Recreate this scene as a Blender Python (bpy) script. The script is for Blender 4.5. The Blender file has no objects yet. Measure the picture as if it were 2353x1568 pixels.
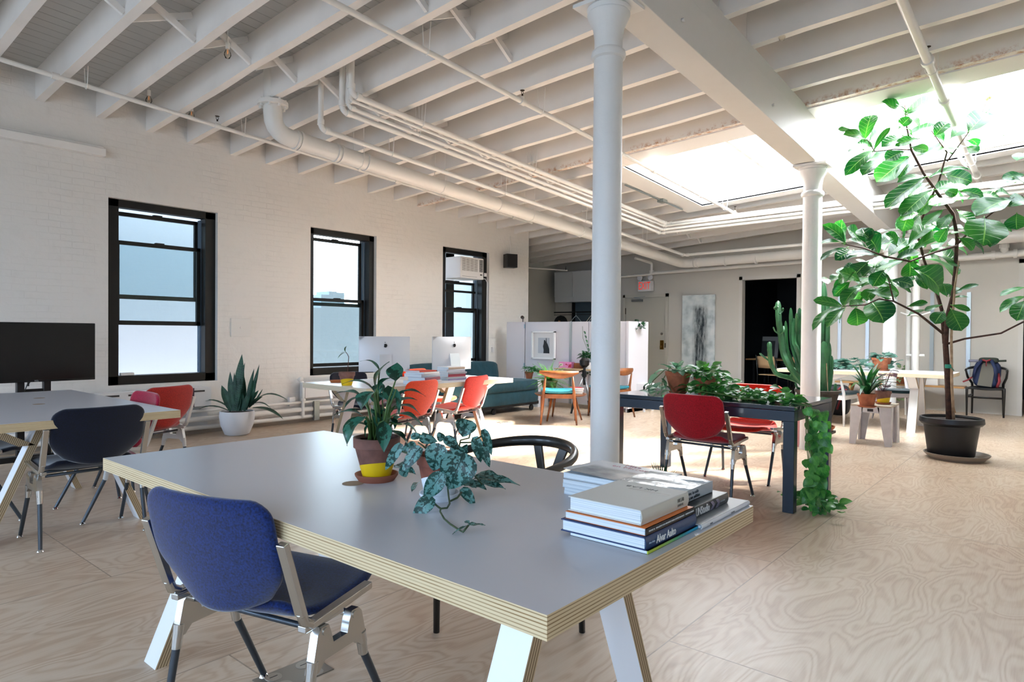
WORLD=4.0; SUN=25.0; EXPO=0.0
WORLD=8.0; SUN=62.0; EXPO=0.42
import bpy, math, random
from mathutils import Vector, Matrix, Quaternion
R=math.radians; PI=math.pi
rnd=random.Random(7)
scene=bpy.context.scene; COL=scene.collection
# ---------------------------------------------------------------- camera model (solved from the photograph's vanishing points)
CX,CY=1176.5,784.0
_A=Vector((2455-CX,777-CY,0)); _B=Vector((-610-CX,753-CY,0))
F=math.sqrt(-(_A.x*_B.x+_A.y*_B.y)); EYE=1.24
_dY=Vector((_A.x,_A.y,F)).normalized(); _dX=-Vector((_B.x,_B.y,F)).normalized()
_dZ=_dX.cross(_dY)
if _dZ.y>0: _dZ=-_dZ
CAMP=Vector((0,0,EYE))
def ray(px,py):
    v=Vector((px-CX,py-CY,F)); return Vector((_dX.dot(v),_dY.dot(v),_dZ.dot(v)))
def onz(px,py,z=0.0): r=ray(px,py); return CAMP+r*((z-EYE)/r.z)
def onx(px,py,x): r=ray(px,py); return CAMP+r*(x/r.x)
def ony(px,py,y): r=ray(px,py); return CAMP+r*(y/r.y)
def atd(px,py,d): return CAMP+ray(px,py)*(d/F)      # point at a given depth in metres
def V(*a): return Vector(a)
# ---------------------------------------------------------------- object helpers
def tag(o,label=None,cat=None,group=None,kind=None):
    if label: o['label']=label
    if cat: o['category']=cat
    if group: o['group']=group
    if kind: o['kind']=kind
    return o
def thing(name,label,cat,loc=(0,0,0),rz=0,group=None):
    o=bpy.data.objects.new(name,None); COL.objects.link(o); o.empty_display_size=.05
    o.location=loc; o.rotation_euler=(0,0,rz); return tag(o,label,cat,group)
class MB:
    def __init__(s): s.v=[];s.f=[];s.m=[];s.mats=[];s.T=None;s.uv=None
    def mi(s,mat):
        if mat is None: return 0
        if mat not in s.mats: s.mats.append(mat)
        return s.mats.index(mat)
    def add(s,vs,fs,mat=None):
        b=len(s.v); k=s.mi(mat)
        for p in vs:
            p=Vector(p)
            if s.T is not None: p=s.T@p
            s.v.append(p)
        for f in fs: s.f.append([b+i for i in f]); s.m.append(k)
        return s
    def box(s,x0,x1,y0,y1,z0,z1,mat=None):
        vs=[(x,y,z) for z in (z0,z1) for y in (y0,y1) for x in (x0,x1)]
        return s.add(vs,[(0,2,3,1),(4,5,7,6),(0,1,5,4),(2,6,7,3),(0,4,6,2),(1,3,7,5)],mat)
    def boxc(s,c,sz,rot=None,mat=None,bev=0):
        M=rot if rot is not None else Matrix.Identity(3); c=Vector(c); h=[a/2 for a in sz]
        if bev<=0:
            vs=[c+M@Vector((x*h[0],y*h[1],z*h[2])) for z in (-1,1) for y in (-1,1) for x in (-1,1)]
            return s.add(vs,[(0,2,3,1),(4,5,7,6),(0,1,5,4),(2,6,7,3),(0,4,6,2),(1,3,7,5)],mat)
        # chamfered box: prism of rounded rectangle in xy, with inset top/bottom
        pts=[];n=3
        for qx,qy,a0 in ((1,1,0),(-1,1,90),(-1,-1,180),(1,-1,270)):
            for i in range(n+1):
                a=R(a0+90*i/n); pts.append((qx*(h[0]-bev)+bev*math.cos(a),qy*(h[1]-bev)+bev*math.sin(a)))
        k=len(pts);vs=[];fs=[]
        def ring(z,ins):
            for (x,y) in pts: vs.append(c+M@Vector((x*(1-ins/h[0]),y*(1-ins/h[1]),z)))
        ring(-h[2],bev*.8);ring(-h[2]+bev*.8,0);ring(h[2]-bev*.8,0);ring(h[2],bev*.8)
        for r in range(3):
            for i in range(k): j=(i+1)%k; fs.append((r*k+i,r*k+j,(r+1)*k+j,(r+1)*k+i))
        fs.append(tuple(reversed(range(k)))); fs.append(tuple(range(3*k,4*k)))
        return s.add(vs,fs,mat)
    def bar(s,a,b,w,h,up=(0,0,1),mat=None,w2=None,h2=None):
        a=Vector(a);b=Vector(b);d=(b-a).normalized();u=Vector(up)
        if abs(d.dot(u))>.98: u=Vector((0,1,0))
        x=d.cross(u).normalized();y=x.cross(d).normalized();w2=w if w2 is None else w2;h2=h if h2 is None else h2
        vs=[a+x*sx*w/2+y*sy*h/2 for sx,sy in((-1,-1),(1,-1),(1,1),(-1,1))]+[b+x*sx*w2/2+y*sy*h2/2 for sx,sy in((-1,-1),(1,-1),(1,1),(-1,1))]
        return s.add(vs,[(3,2,1,0),(4,5,6,7),(0,1,5,4),(1,2,6,5),(2,3,7,6),(3,0,4,7)],mat)
    def tube(s,pts,r,n=10,mat=None,cap=True,flat=None):
        pts=[Vector(p) for p in pts]; rs=r if isinstance(r,(list,tuple)) else [r]*len(pts)
        vs=[];fs=[];px=None
        for i,p in enumerate(pts):
            if i==0: t=pts[1]-p
            elif i==len(pts)-1: t=p-pts[i-1]
            else: t=(pts[i+1]-p).normalized()+(p-pts[i-1]).normalized()
            if t.length<1e-9: t=Vector((0,0,1))
            t.normalize()
            if px is None:
                u=Vector((0,0,1)) if abs(t.z)<.9 else Vector((1,0,0))
                px=t.cross(u).normalized()
            else:
                px=(px-t*px.dot(t)); px=px.normalized() if px.length>1e-6 else t.orthogonal().normalized()
            py=t.cross(px)
            for k in range(n):
                a=2*PI*k/n; q=flat if flat else 1
                vs.append(p+px*math.cos(a)*rs[i]+py*math.sin(a)*rs[i]*q)
        for i in range(len(pts)-1):
            for k in range(n): j=(k+1)%n; fs.append((i*n+k,i*n+j,(i+1)*n+j,(i+1)*n+k))
        if cap: fs.append(tuple(reversed(range(n)))); fs.append(tuple(range((len(pts)-1)*n,len(pts)*n)))
        return s.add(vs,fs,mat)
    def lathe(s,prof,c=(0,0,0),n=28,mat=None,axis=None,capb=True,capt=True,sx=1,sy=1):
        M=Matrix.Identity(3) if axis is None else Vector((0,0,1)).rotation_difference(Vector(axis)).to_matrix()
        c=Vector(c);vs=[];fs=[];L=len(prof)
        for r,z in prof:
            for k in range(n):
                a=2*PI*k/n; vs.append(c+M@Vector((r*math.cos(a)*sx,r*math.sin(a)*sy,z)))
        for i in range(L-1):
            for k in range(n): j=(k+1)%n; fs.append((i*n+k,i*n+j,(i+1)*n+j,(i+1)*n+k))
        if capb and prof[0][0]>1e-5: fs.append(tuple(reversed(range(n))))
        if capt and prof[-1][0]>1e-5: fs.append(tuple(range((L-1)*n,L*n)))
        return s.add(vs,fs,mat)
    def cyl(s,a,b,r,n=16,mat=None): return s.tube([a,b],r,n,mat)
    def sph(s,c,r,mat=None,n=12,sc=(1,1,1)):
        c=Vector(c);vs=[];fs=[];m=n//2
        for i in range(m+1):
            t=PI*i/m
            for k in range(n):
                a=2*PI*k/n; vs.append(c+Vector((r*sc[0]*math.sin(t)*math.cos(a),r*sc[1]*math.sin(t)*math.sin(a),r*sc[2]*math.cos(t))))
        for i in range(m):
            for k in range(n): j=(k+1)%n; fs.append((i*n+k,(i+1)*n+k,(i+1)*n+j,i*n+j))
        return s.add(vs,fs,mat)
    def prism(s,poly,o,ux,uy,th,mat=None):
        o=Vector(o);ux=Vector(ux);uy=Vector(uy);nn=ux.cross(uy).normalized()*th/2
        k=len(poly);vs=[o+ux*x+uy*y-nn for x,y in poly]+[o+ux*x+uy*y+nn for x,y in poly]
        fs=[tuple(reversed(range(k))),tuple(range(k,2*k))]+[(i,(i+1)%k,k+(i+1)%k,k+i) for i in range(k)]
        return s.add(vs,fs,mat)
    def grid(s,rows,mat=None,close=False):
        n=len(rows[0]);vs=[p for r in rows for p in r];fs=[]
        for i in range(len(rows)-1):
            for k in range(n-1 if not close else n):
                j=(k+1)%n; fs.append((i*n+k,i*n+j,(i+1)*n+j,(i+1)*n+k))
        return s.add(vs,fs,mat)
    def shell(s,rows,th,mat=None):
        # grid of points thickened along its normals, closed
        nr=len(rows);n=len(rows[0]);rows=[[Vector(p) for p in r] for r in rows];A=[];B=[]
        for i in range(nr):
            for k in range(n):
                du=rows[min(i+1,nr-1)][k]-rows[max(i-1,0)][k]; dv=rows[i][min(k+1,n-1)]-rows[i][max(k-1,0)]
                nn=du.cross(dv); nn=nn.normalized() if nn.length>1e-9 else Vector((0,0,1))
                A.append(rows[i][k]+nn*th/2);B.append(rows[i][k]-nn*th/2)
        N=nr*n;fs=[]
        for i in range(nr-1):
            for k in range(n-1):
                a,b,c,d=i*n+k,i*n+k+1,(i+1)*n+k+1,(i+1)*n+k
                fs.append((a,d,c,b)); fs.append((N+a,N+b,N+c,N+d))
        bd=[k for k in range(n)]+[i*n+n-1 for i in range(1,nr)]+[(nr-1)*n+k for k in range(n-2,-1,-1)]+[i*n for i in range(nr-2,0,-1)]
        for q in range(len(bd)): a=bd[q];b=bd[(q+1)%len(bd)]; fs.append((a,b,N+b,N+a))
        return s.add(A+B,fs,mat)
    def build(s,name,mat=None,parent=None,smooth=False,label=None,cat=None,group=None,kind=None,world=False,bevel=0,subd=0,auto=None):
        me=bpy.data.meshes.new(name); me.from_pydata([tuple(p) for p in s.v],[],s.f)
        mats=s.mats if s.mats else [mat]
        if mat is not None and s.mats and mat not in s.mats and None in s.mats: pass
        for m in mats: me.materials.append(m)
        if s.mats:
            for p,k in zip(me.polygons,s.m): p.material_index=k
        if smooth: me.polygons.foreach_set('use_smooth',[True]*len(me.polygons))
        me.update()
        o=bpy.data.objects.new(name,me); COL.objects.link(o)
        if parent is not None:
            o.parent=parent
            if world: o.matrix_parent_inverse=parent_matrix(parent).inverted()
        if bevel:
            b=o.modifiers.new('b','BEVEL'); b.width=bevel; b.segments=2; b.limit_method='ANGLE'; b.angle_limit=R(40)
            if smooth is False: me.polygons.foreach_set('use_smooth',[True]*len(me.polygons)); b.harden_normals=True
        if subd: q=o.modifiers.new('s','SUBSURF'); q.levels=subd; q.render_levels=subd
        if auto:
            me.polygons.foreach_set('use_smooth',[True]*len(me.polygons))
            try: me.set_sharp_from_angle(angle=R(auto))
            except Exception: pass
        return tag(o,label,cat,group,kind)
def parent_matrix(o):
    m=Matrix.LocRotScale(o.location,o.rotation_euler,o.scale)
    return (parent_matrix(o.parent)@o.matrix_parent_inverse@m) if o.parent else m
def copy_tree(o,parent=None,top=True):
    c=o.copy(); COL.objects.link(c)
    if parent is not None: c.parent=parent
    for ch in [k for k in ALLC.get(o.name,[])] if False else list(o.children): copy_tree(ch,c,False)
    return c
def place(proto,used,loc,rz,label,cat=None,group=None):
    o=proto if not used else copy_tree(proto)
    o.location=loc; o.rotation_euler=(0,0,rz); tag(o,label,cat,group); return o
# ---------------------------------------------------------------- materials
def srgb(h):
    h=h.lstrip('#'); c=[int(h[i:i+2],16)/255 for i in (0,2,4)]
    return tuple((x/12.92 if x<=.04045 else ((x+.055)/1.055)**2.4) for x in c)+(1,)
MATS={}
def M_(name,col='cccccc',rough=.5,metal=0,spec=.5,bump=None,var=None,coat=0,sheen=0,trans=0,emit=0,alpha=1,sss=0,tint=None):
    if name in MATS: return MATS[name]
    m=bpy.data.materials.new(name); m.use_nodes=True; nt=m.node_tree; b=nt.nodes['Principled BSDF']
    c=srgb(col) if isinstance(col,str) else col
    b.inputs['Base Color'].default_value=c; b.inputs['Roughness'].default_value=rough; b.inputs['Metallic'].default_value=metal
    b.inputs['Specular IOR Level'].default_value=spec
    if coat: b.inputs['Coat Weight'].default_value=coat; b.inputs['Coat Roughness'].default_value=.1
    if sheen: b.inputs['Sheen Weight'].default_value=sheen; b.inputs['Sheen Roughness'].default_value=.5
    if trans: b.inputs['Transmission Weight'].default_value=trans
    if emit: b.inputs['Emission Color'].default_value=c; b.inputs['Emission Strength'].default_value=emit
    if alpha<1: b.inputs['Alpha'].default_value=alpha
    tc=nt.nodes.new('ShaderNodeTexCoord')
    if var:
        sc,amt=var[0],var[1]; n=nt.nodes.new('ShaderNodeTexNoise'); n.inputs['Scale'].default_value=sc; n.inputs['Detail'].default_value=6
        nt.links.new(tc.outputs['Object'],n.inputs['Vector'])
        mx=nt.nodes.new('ShaderNodeMix'); mx.data_type='RGBA'
        c2=srgb(var[2]) if len(var)>2 else tuple(x*(1-amt) for x in c[:3])+(1,)
        mx.inputs[6].default_value=c; mx.inputs[7].default_value=c2
        mr=nt.nodes.new('ShaderNodeMapRange'); mr.inputs[1].default_value=.35; mr.inputs[2].default_value=.7
        nt.links.new(n.outputs['Fac'],mr.inputs[0]); nt.links.new(mr.outputs[0],mx.inputs[0]); nt.links.new(mx.outputs[2],b.inputs['Base Color'])
    if bump:
        n=nt.nodes.new('ShaderNodeTexNoise'); n.inputs['Scale'].default_value=bump[0]; n.inputs['Detail'].default_value=5
        nt.links.new(tc.outputs['Object'],n.inputs['Vector'])
        bp=nt.nodes.new('ShaderNodeBump'); bp.inputs['Strength'].default_value=bump[1]; bp.inputs['Distance'].default_value=bump[2] if len(bump)>2 else .01
        nt.links.new(n.outputs['Fac'],bp.inputs['Height']); nt.links.new(bp.outputs[0],b.inputs['Normal'])
    MATS[name]=m; return m
def nodes(m): return m.node_tree.nodes,m.node_tree.links,m.node_tree.nodes['Principled BSDF']
def ramp(N,stops):
    r=N.new('ShaderNodeValToRGB'); e=r.color_ramp.elements
    while len(e)<len(stops): e.new(.5)
    for k,(p,c) in enumerate(stops): e[k].position=p; e[k].color=srgb(c) if isinstance(c,str) else c
    return r
def mathn(N,L,op,a,b=None,c=None):
    n=N.new('ShaderNodeMath'); n.operation=op
    for i,x in enumerate((a,b,c)):
        if x is None: continue
        if isinstance(x,(int,float)): n.inputs[i].default_value=x
        else: L.new(x,n.inputs[i])
    return n.outputs[0]
def mat_floor():
    m=M_('plywood floor','b39a80',.33,spec=.45); N,L,b=nodes(m)
    tc=N.new('ShaderNodeTexCoord'); sep=N.new('ShaderNodeSeparateXYZ'); L.new(tc.outputs['Object'],sep.inputs[0])
    cb=N.new('ShaderNodeCombineXYZ'); L.new(sep.outputs['Y'],cb.inputs['X']); L.new(sep.outputs['X'],cb.inputs['Y'])
    br=N.new('ShaderNodeTexBrick'); L.new(cb.outputs[0],br.inputs['Vector'])
    br.inputs['Color1'].default_value=(0,0,0,1); br.inputs['Color2'].default_value=(1,1,1,1); br.inputs['Mortar'].default_value=(.5,.5,.5,1)
    br.inputs['Scale'].default_value=1; br.inputs['Mortar Size'].default_value=.0035; br.inputs['Mortar Smooth'].default_value=.2
    br.inputs['Brick Width'].default_value=2.44; br.inputs['Row Height'].default_value=1.22
    mp=N.new('ShaderNodeVectorMath'); mp.operation='MULTIPLY'; mp.inputs[1].default_value=(3.4,1.25,1); L.new(tc.outputs['Object'],mp.inputs[0])
    off=N.new('ShaderNodeVectorMath'); off.operation='MULTIPLY_ADD'; L.new(br.outputs['Color'],off.inputs[0]); off.inputs[1].default_value=(17,9,0); L.new(mp.outputs[0],off.inputs[2])
    n1=N.new('ShaderNodeTexNoise'); n1.inputs['Scale'].default_value=1.0; n1.inputs['Detail'].default_value=2.5; n1.inputs['Roughness'].default_value=.45; n1.inputs['Distortion'].default_value=.9
    L.new(off.outputs[0],n1.inputs['Vector'])
    # cathedral contours of rotary-cut veneer
    s=mathn(N,L,'SINE',mathn(N,L,'MULTIPLY',n1.outputs['Fac'],95))
    s=mathn(N,L,'POWER',mathn(N,L,'MULTIPLY_ADD',s,.5,.5),1.6)
    fine=N.new('ShaderNodeTexNoise'); fine.inputs['Scale'].default_value=1; fine.inputs['Detail'].default_value=6
    fm=N.new('ShaderNodeVectorMath'); fm.operation='MULTIPLY'; fm.inputs[1].default_value=(160,7,1); L.new(tc.outputs['Object'],fm.inputs[0]); L.new(fm.outputs[0],fine.inputs['Vector'])
    big=N.new('ShaderNodeTexNoise'); big.inputs['Scale'].default_value=.8; big.inputs['Detail'].default_value=3; L.new(off.outputs[0],big.inputs['Vector'])
    f=mathn(N,L,'ADD',mathn(N,L,'MULTIPLY',s,.34),mathn(N,L,'MULTIPLY_ADD',fine.outputs['Fac'],.35,-.05))
    f=mathn(N,L,'ADD',f,mathn(N,L,'MULTIPLY_ADD',big.outputs['Fac'],.7,-.3))
    rp=ramp(N,[(0,'d0bda8'),(.35,'c4ac93'),(.7,'b1937a'),(1,'96755c')]); L.new(f,rp.inputs[0])
    # knots
    vo=N.new('ShaderNodeTexVoronoi'); vo.inputs['Scale'].default_value=1.35
    vm=N.new('ShaderNodeVectorMath'); vm.operation='MULTIPLY'; vm.inputs[1].default_value=(1.5,1,1); L.new(tc.outputs['Object'],vm.inputs[0]); L.new(vm.outputs[0],vo.inputs['Vector'])
    kn=N.new('ShaderNodeMapRange'); kn.inputs[1].default_value=.02; kn.inputs[2].default_value=.05; kn.inputs[3].default_value=.55; kn.inputs[4].default_value=0; L.new(vo.outputs['Distance'],kn.inputs[0])
    mx=N.new('ShaderNodeMix'); mx.data_type='RGBA'; L.new(kn.outputs[0],mx.inputs[0]); L.new(rp.outputs[0],mx.inputs[6]); mx.inputs[7].default_value=srgb('6b5a4c')
    mj=N.new('ShaderNodeMix'); mj.data_type='RGBA'; L.new(mathn(N,L,'MULTIPLY',br.outputs['Fac'],.55),mj.inputs[0]); L.new(mx.outputs[2],mj.inputs[6]); mj.inputs[7].default_value=srgb('6a5847')
    L.new(mj.outputs[2],b.inputs['Base Color'])
    rg=mathn(N,L,'MULTIPLY_ADD',fine.outputs['Fac'],.25,.22); L.new(rg,b.inputs['Roughness'])
    bp=N.new('ShaderNodeBump'); bp.inputs['Strength'].default_value=.15; bp.inputs['Distance'].default_value=.002; L.new(f,bp.inputs['Height']); L.new(bp.outputs[0],b.inputs['Normal'])
    return m
def mat_brick(name,col,strength=.6,uax='Y',scale=1,var=.12,dark='8f8a84',sm=.25):
    m=M_(name,col,.6,spec=.3); N,L,b=nodes(m)
    tc=N.new('ShaderNodeTexCoord'); sep=N.new('ShaderNodeSeparateXYZ'); L.new(tc.outputs['Object'],sep.inputs[0])
    wob=N.new('ShaderNodeTexNoise'); wob.inputs['Scale'].default_value=5; L.new(tc.outputs['Object'],wob.inputs['Vector'])
    zz=mathn(N,L,'ADD',sep.outputs['Z'],mathn(N,L,'MULTIPLY_ADD',wob.outputs['Fac'],.03,-.015))
    cb=N.new('ShaderNodeCombineXYZ'); L.new(sep.outputs[uax],cb.inputs['X']); L.new(zz,cb.inputs['Y'])
    br=N.new('ShaderNodeTexBrick'); L.new(cb.outputs[0],br.inputs['Vector']); br.inputs['Scale'].default_value=1/scale
    br.inputs['Brick Width'].default_value=.21; br.inputs['Row Height'].default_value=.068; br.inputs['Mortar Size'].default_value=.006; br.inputs['Mortar Smooth'].default_value=1
    n=N.new('ShaderNodeTexNoise'); n.inputs['Scale'].default_value=9; n.inputs['Detail'].default_value=8; L.new(tc.outputs['Object'],n.inputs['Vector'])
    n2=N.new('ShaderNodeTexNoise'); n2.inputs['Scale'].default_value=1.6; n2.inputs['Detail'].default_value=4; L.new(tc.outputs['Object'],n2.inputs['Vector'])
    mk=mathn(N,L,'MULTIPLY',br.outputs['Fac'],mathn(N,L,'MULTIPLY_ADD',n2.outputs['Fac'],2.6,-1.0))
    h=mathn(N,L,'ADD',mathn(N,L,'MULTIPLY',mk,-.35),mathn(N,L,'MULTIPLY',n.outputs['Fac'],1.3))
    bp=N.new('ShaderNodeBump'); bp.inputs['Strength'].default_value=strength; bp.inputs['Distance'].default_value=.012; L.new(h,bp.inputs['Height']); L.new(bp.outputs[0],b.inputs['Normal'])
    c=srgb(col); mx=N.new('ShaderNodeMix'); mx.data_type='RGBA'; mx.inputs[6].default_value=c; mx.inputs[7].default_value=srgb(dark)
    mr=N.new('ShaderNodeMapRange'); mr.inputs[1].default_value=.55; mr.inputs[2].default_value=.85; mr.inputs[4].default_value=var; L.new(n.outputs['Fac'],mr.inputs[0])
    a=mathn(N,L,'ADD',mr.outputs[0],mathn(N,L,'MULTIPLY',mk,var*1.2)); cl=N.new('ShaderNodeClamp'); L.new(a,cl.inputs[0])
    L.new(cl.outputs[0],mx.inputs[0]); L.new(mx.outputs[2],b.inputs['Base Color']); return m
def mat_ply(name,axis='Z',per=.0075,c1='d8c39c',c2='8f6f46',rough=.45,sharp=.5):
    m=M_(name,c1,rough); N,L,b=nodes(m); tc=N.new('ShaderNodeTexCoord'); sep=N.new('ShaderNodeSeparateXYZ'); L.new(tc.outputs['Object'],sep.inputs[0])
    n=N.new('ShaderNodeTexNoise'); n.inputs['Scale'].default_value=3; L.new(tc.outputs['Object'],n.inputs['Vector'])
    u=mathn(N,L,'ADD',sep.outputs[axis],mathn(N,L,'MULTIPLY',n.outputs['Fac'],.002))
    s=mathn(N,L,'MULTIPLY_ADD',mathn(N,L,'SINE',mathn(N,L,'MULTIPLY',u,2*PI/per)),.5,.5)
    n2=N.new('ShaderNodeTexNoise'); n2.inputs['Scale'].default_value=40; n2.inputs['Detail'].default_value=4
    vm=N.new('ShaderNodeVectorMath'); vm.operation='MULTIPLY'; vm.inputs[1].default_value=tuple(.12 if a!=axis else 8 for a in 'XYZ'); L.new(tc.outputs['Object'],vm.inputs[0]); L.new(vm.outputs[0],n2.inputs['Vector'])
    f=mathn(N,L,'ADD',mathn(N,L,'MULTIPLY',s,.75),mathn(N,L,'MULTIPLY_ADD',n2.outputs['Fac'],.6,-.2))
    rp=ramp(N,[(.1,c1),(.55,c1),(.9,c2)]); L.new(f,rp.inputs[0]); L.new(rp.outputs[0],b.inputs['Base Color']); return m
def mat_paint(name,col,rough=.55,bs=14,st=.25,stretch=(1,1,1),var=.08,crack=False,dark='9a938a'):
    m=M_(name,col,rough,spec=.3); N,L,b=nodes(m); tc=N.new('ShaderNodeTexCoord')
    vm=N.new('ShaderNodeVectorMath'); vm.operation='MULTIPLY'; vm.inputs[1].default_value=stretch; L.new(tc.outputs['Object'],vm.inputs[0])
    n=N.new('ShaderNodeTexNoise'); n.inputs['Scale'].default_value=bs; n.inputs['Detail'].default_value=8; n.inputs['Roughness'].default_value=.65; L.new(vm.outputs[0],n.inputs['Vector'])
    bp=N.new('ShaderNodeBump'); bp.inputs['Strength'].default_value=st; bp.inputs['Distance'].default_value=.006; L.new(n.outputs['Fac'],bp.inputs['Height']); L.new(bp.outputs[0],b.inputs['Normal'])
    n2=N.new('ShaderNodeTexNoise'); n2.inputs['Scale'].default_value=bs*.25; n2.inputs['Detail'].default_value=6; L.new(vm.outputs[0],n2.inputs['Vector'])
    mr=N.new('ShaderNodeMapRange'); mr.inputs[1].default_value=.5; mr.inputs[2].default_value=.8; mr.inputs[4].default_value=var; L.new(n2.outputs['Fac'],mr.inputs[0])
    mx=N.new('ShaderNodeMix'); mx.data_type='RGBA'; mx.inputs[6].default_value=srgb(col); mx.inputs[7].default_value=srgb(dark); L.new(mr.outputs[0],mx.inputs[0]); L.new(mx.outputs[2],b.inputs['Base Color'])
    return m
def mat_leaf(name,c1,c2,c3=None,rough=.35,scale=9,trans=.35,var=0):
    """leaf: UV-free, colour variation per island via noise, veins come from geometry; translucent from behind"""
    m=bpy.data.materials.new(name); m.use_nodes=True; N=m.node_tree.nodes; L=m.node_tree.links; b=N['Principled BSDF']; out=N['Material Output']
    tc=N.new('ShaderNodeTexCoord'); n=N.new('ShaderNodeTexNoise'); n.inputs['Scale'].default_value=scale; n.inputs['Detail'].default_value=3; L.new(tc.outputs['Object'],n.inputs['Vector'])
    rp=ramp(N,[(.38,c1),(.62,c2)]); L.new(n.outputs['Fac'],rp.inputs[0]); col=rp.outputs[0]
    if c3:
        n2=N.new('ShaderNodeTexNoise'); n2.inputs['Scale'].default_value=var or 60; n2.inputs['Detail'].default_value=3; n2.inputs['Roughness'].default_value=.6; L.new(tc.outputs['Object'],n2.inputs['Vector'])
        r2=ramp(N,[(.47,(0,0,0,1)),(.53,(1,1,1,1))]); L.new(n2.outputs['Fac'],r2.inputs[0])
        mx=N.new('ShaderNodeMix'); mx.data_type='RGBA'; L.new(r2.outputs[0],mx.inputs[0]); L.new(col,mx.inputs[6]); mx.inputs[7].default_value=srgb(c3); col=mx.outputs[2]
    L.new(col,b.inputs['Base Color']); b.inputs['Roughness'].default_value=rough; b.inputs['Specular IOR Level'].default_value=.5
    tr=N.new('ShaderNodeBsdfTranslucent'); hs=N.new('ShaderNodeHueSaturation'); hs.inputs['Value'].default_value=2.2; hs.inputs['Saturation'].default_value=1.15; hs.inputs['Hue'].default_value=.485; L.new(col,hs.inputs['Color']); L.new(hs.outputs[0],tr.inputs['Color'])
    ms=N.new('ShaderNodeMixShader'); ms.inputs[0].default_value=trans; L.new(b.outputs[0],ms.inputs[1]); L.new(tr.outputs[0],ms.inputs[2]); L.new(ms.outputs[0],out.inputs['Surface'])
    MATS[name]=m; return m
def mat_glass(name='window glass',tint='eef6f8',rough=0,refl=.08):
    m=bpy.data.materials.new(name); m.use_nodes=True; N=m.node_tree.nodes; L=m.node_tree.links; N.remove(N['Principled BSDF']); out=N['Material Output']
    t=N.new('ShaderNodeBsdfTransparent'); t.inputs[0].default_value=srgb(tint); g=N.new('ShaderNodeBsdfGlossy'); g.inputs['Roughness'].default_value=.02+rough
    fr=N.new('ShaderNodeFresnel'); fr.inputs[0].default_value=1.3; ms=N.new('ShaderNodeMixShader'); L.new(fr.outputs[0],ms.inputs[0]); L.new(t.outputs[0],ms.inputs[1]); L.new(g.outputs[0],ms.inputs[2]); L.new(ms.outputs[0],out.inputs['Surface'])
    MATS[name]=m; return m
WHITE=mat_paint('white painted timber','f0ece7',.5,9,.35,(1,1,1),.12)
PIPEW=M_('white painted pipe','e9e6e0',.35,bump=(40,.08,.002))
ALU=M_('polished aluminium','d2d2d0',.22,1)
STEEL=M_('grey steel tube','4a5057',.35,.6)
CHROME=M_('chrome','dddddd',.1,1)
LAM=M_('grey white laminate','c3c3c9',.3,spec=.45,bump=(260,.04,.0005))
LAMW=M_('white laminate','e8e8ea',.35)
PLYZ=mat_ply('plywood edge'); PLYX=mat_ply('plywood leg edge','X'); PLYY=mat_ply('plywood leg edge along y','Y')
BLACK=M_('black plastic','101010',.4); BLKW=M_('black lacquered wood','121212',.35,coat=.3)
TERRA=M_('terracotta','a8623f',.75,var=(18,.25,'8c4a30'),bump=(60,.2,.002)); TERRAD=M_('brown terracotta','7a4f42',.7,var=(22,.3,'5d3a30'),bump=(60,.2,.002))
SOIL=M_('potting soil','2a1e17',.95,bump=(90,1,.01)); STEM=M_('green stem','4d6b34',.5); BARK=M_('bark','4e3226',.85,bump=(70,.8,.006),var=(30,.4,'2f1d16'))
FW=M_('far wall paint','c9c4bb',.6,bump=(30,.1,.003),var=(1.5,.03))
# ================================================================ THE SHELL
CB,CS=.055,-.058                      # roof pitch across and along the room
def zc(x,y,off=0): return 3.58+CB*(x+8.05)+CS*(y-1.96)+off     # underside of the joists
def onc(px,py,off=0):
    r=ray(px,py); a=3.58+CB*8.05-CS*1.96+off; t=(a-EYE)/(r.z-CB*r.x-CS*r.y); return CAMP+r*t
XL,XR,YB,YF=-8.05,3.3,-3.2,13.12
def tr(x): return 'structure'
fl=MB(); fl.box(-9.75,XR+.2,YB-.2,YF+3.6,-.06,0,mat_floor()); fl.build('floor',kind='structure')
BRK=mat_brick('white painted brick','e4e0da',.6,var=.10)
# left wall with three window openings
W=[(2.65,3.865),(5.17,6.31),(7.70,8.86)]; WZ=(.63,2.705)
lw=MB(); T=.42
ys=[YB-.2]+[a for w in W for a in w]+[10.0]
for i in range(0,len(ys)-1):
    if i%2==0: lw.box(XL-T,XL,ys[i],ys[i+1],-.05,9)  # unseen height above the roof, added to keep sun off the neighbour walls
    else:
        lw.box(XL-T,XL,ys[i],ys[i+1],-.05,WZ[0]); lw.box(XL-T,XL,ys[i],ys[i+1],WZ[1],9)
lw.build('wall_left',BRK,kind='structure')
GW=M_('alcove wall paint','bdbcb4',.6,bump=(25,.12,.003))
al=MB(); al.box(-9.95,-9.7,9.6,YF+.2,-.05,9); al.box(-9.95,XL-.3,9.6,9.9,-.05,4.2); al.build('wall_alcove',GW,kind='structure')
# far wall with two openings
DO=(-5.04,-3.96,2.37); D2=(-.56,.5,2.43)
fw=MB(); t=.14
for a,b,z in [(-9.8,DO[0],0),(DO[1],D2[0],0),(D2[1],XR+.2,0),(DO[0],DO[1],DO[2]),(D2[0],D2[1],D2[2])]:
    fw.box(a,b,YF,YF+t,z-.02 if z==0 else z,4.2)
fw.build('wall_far',FW,kind='structure')
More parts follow.
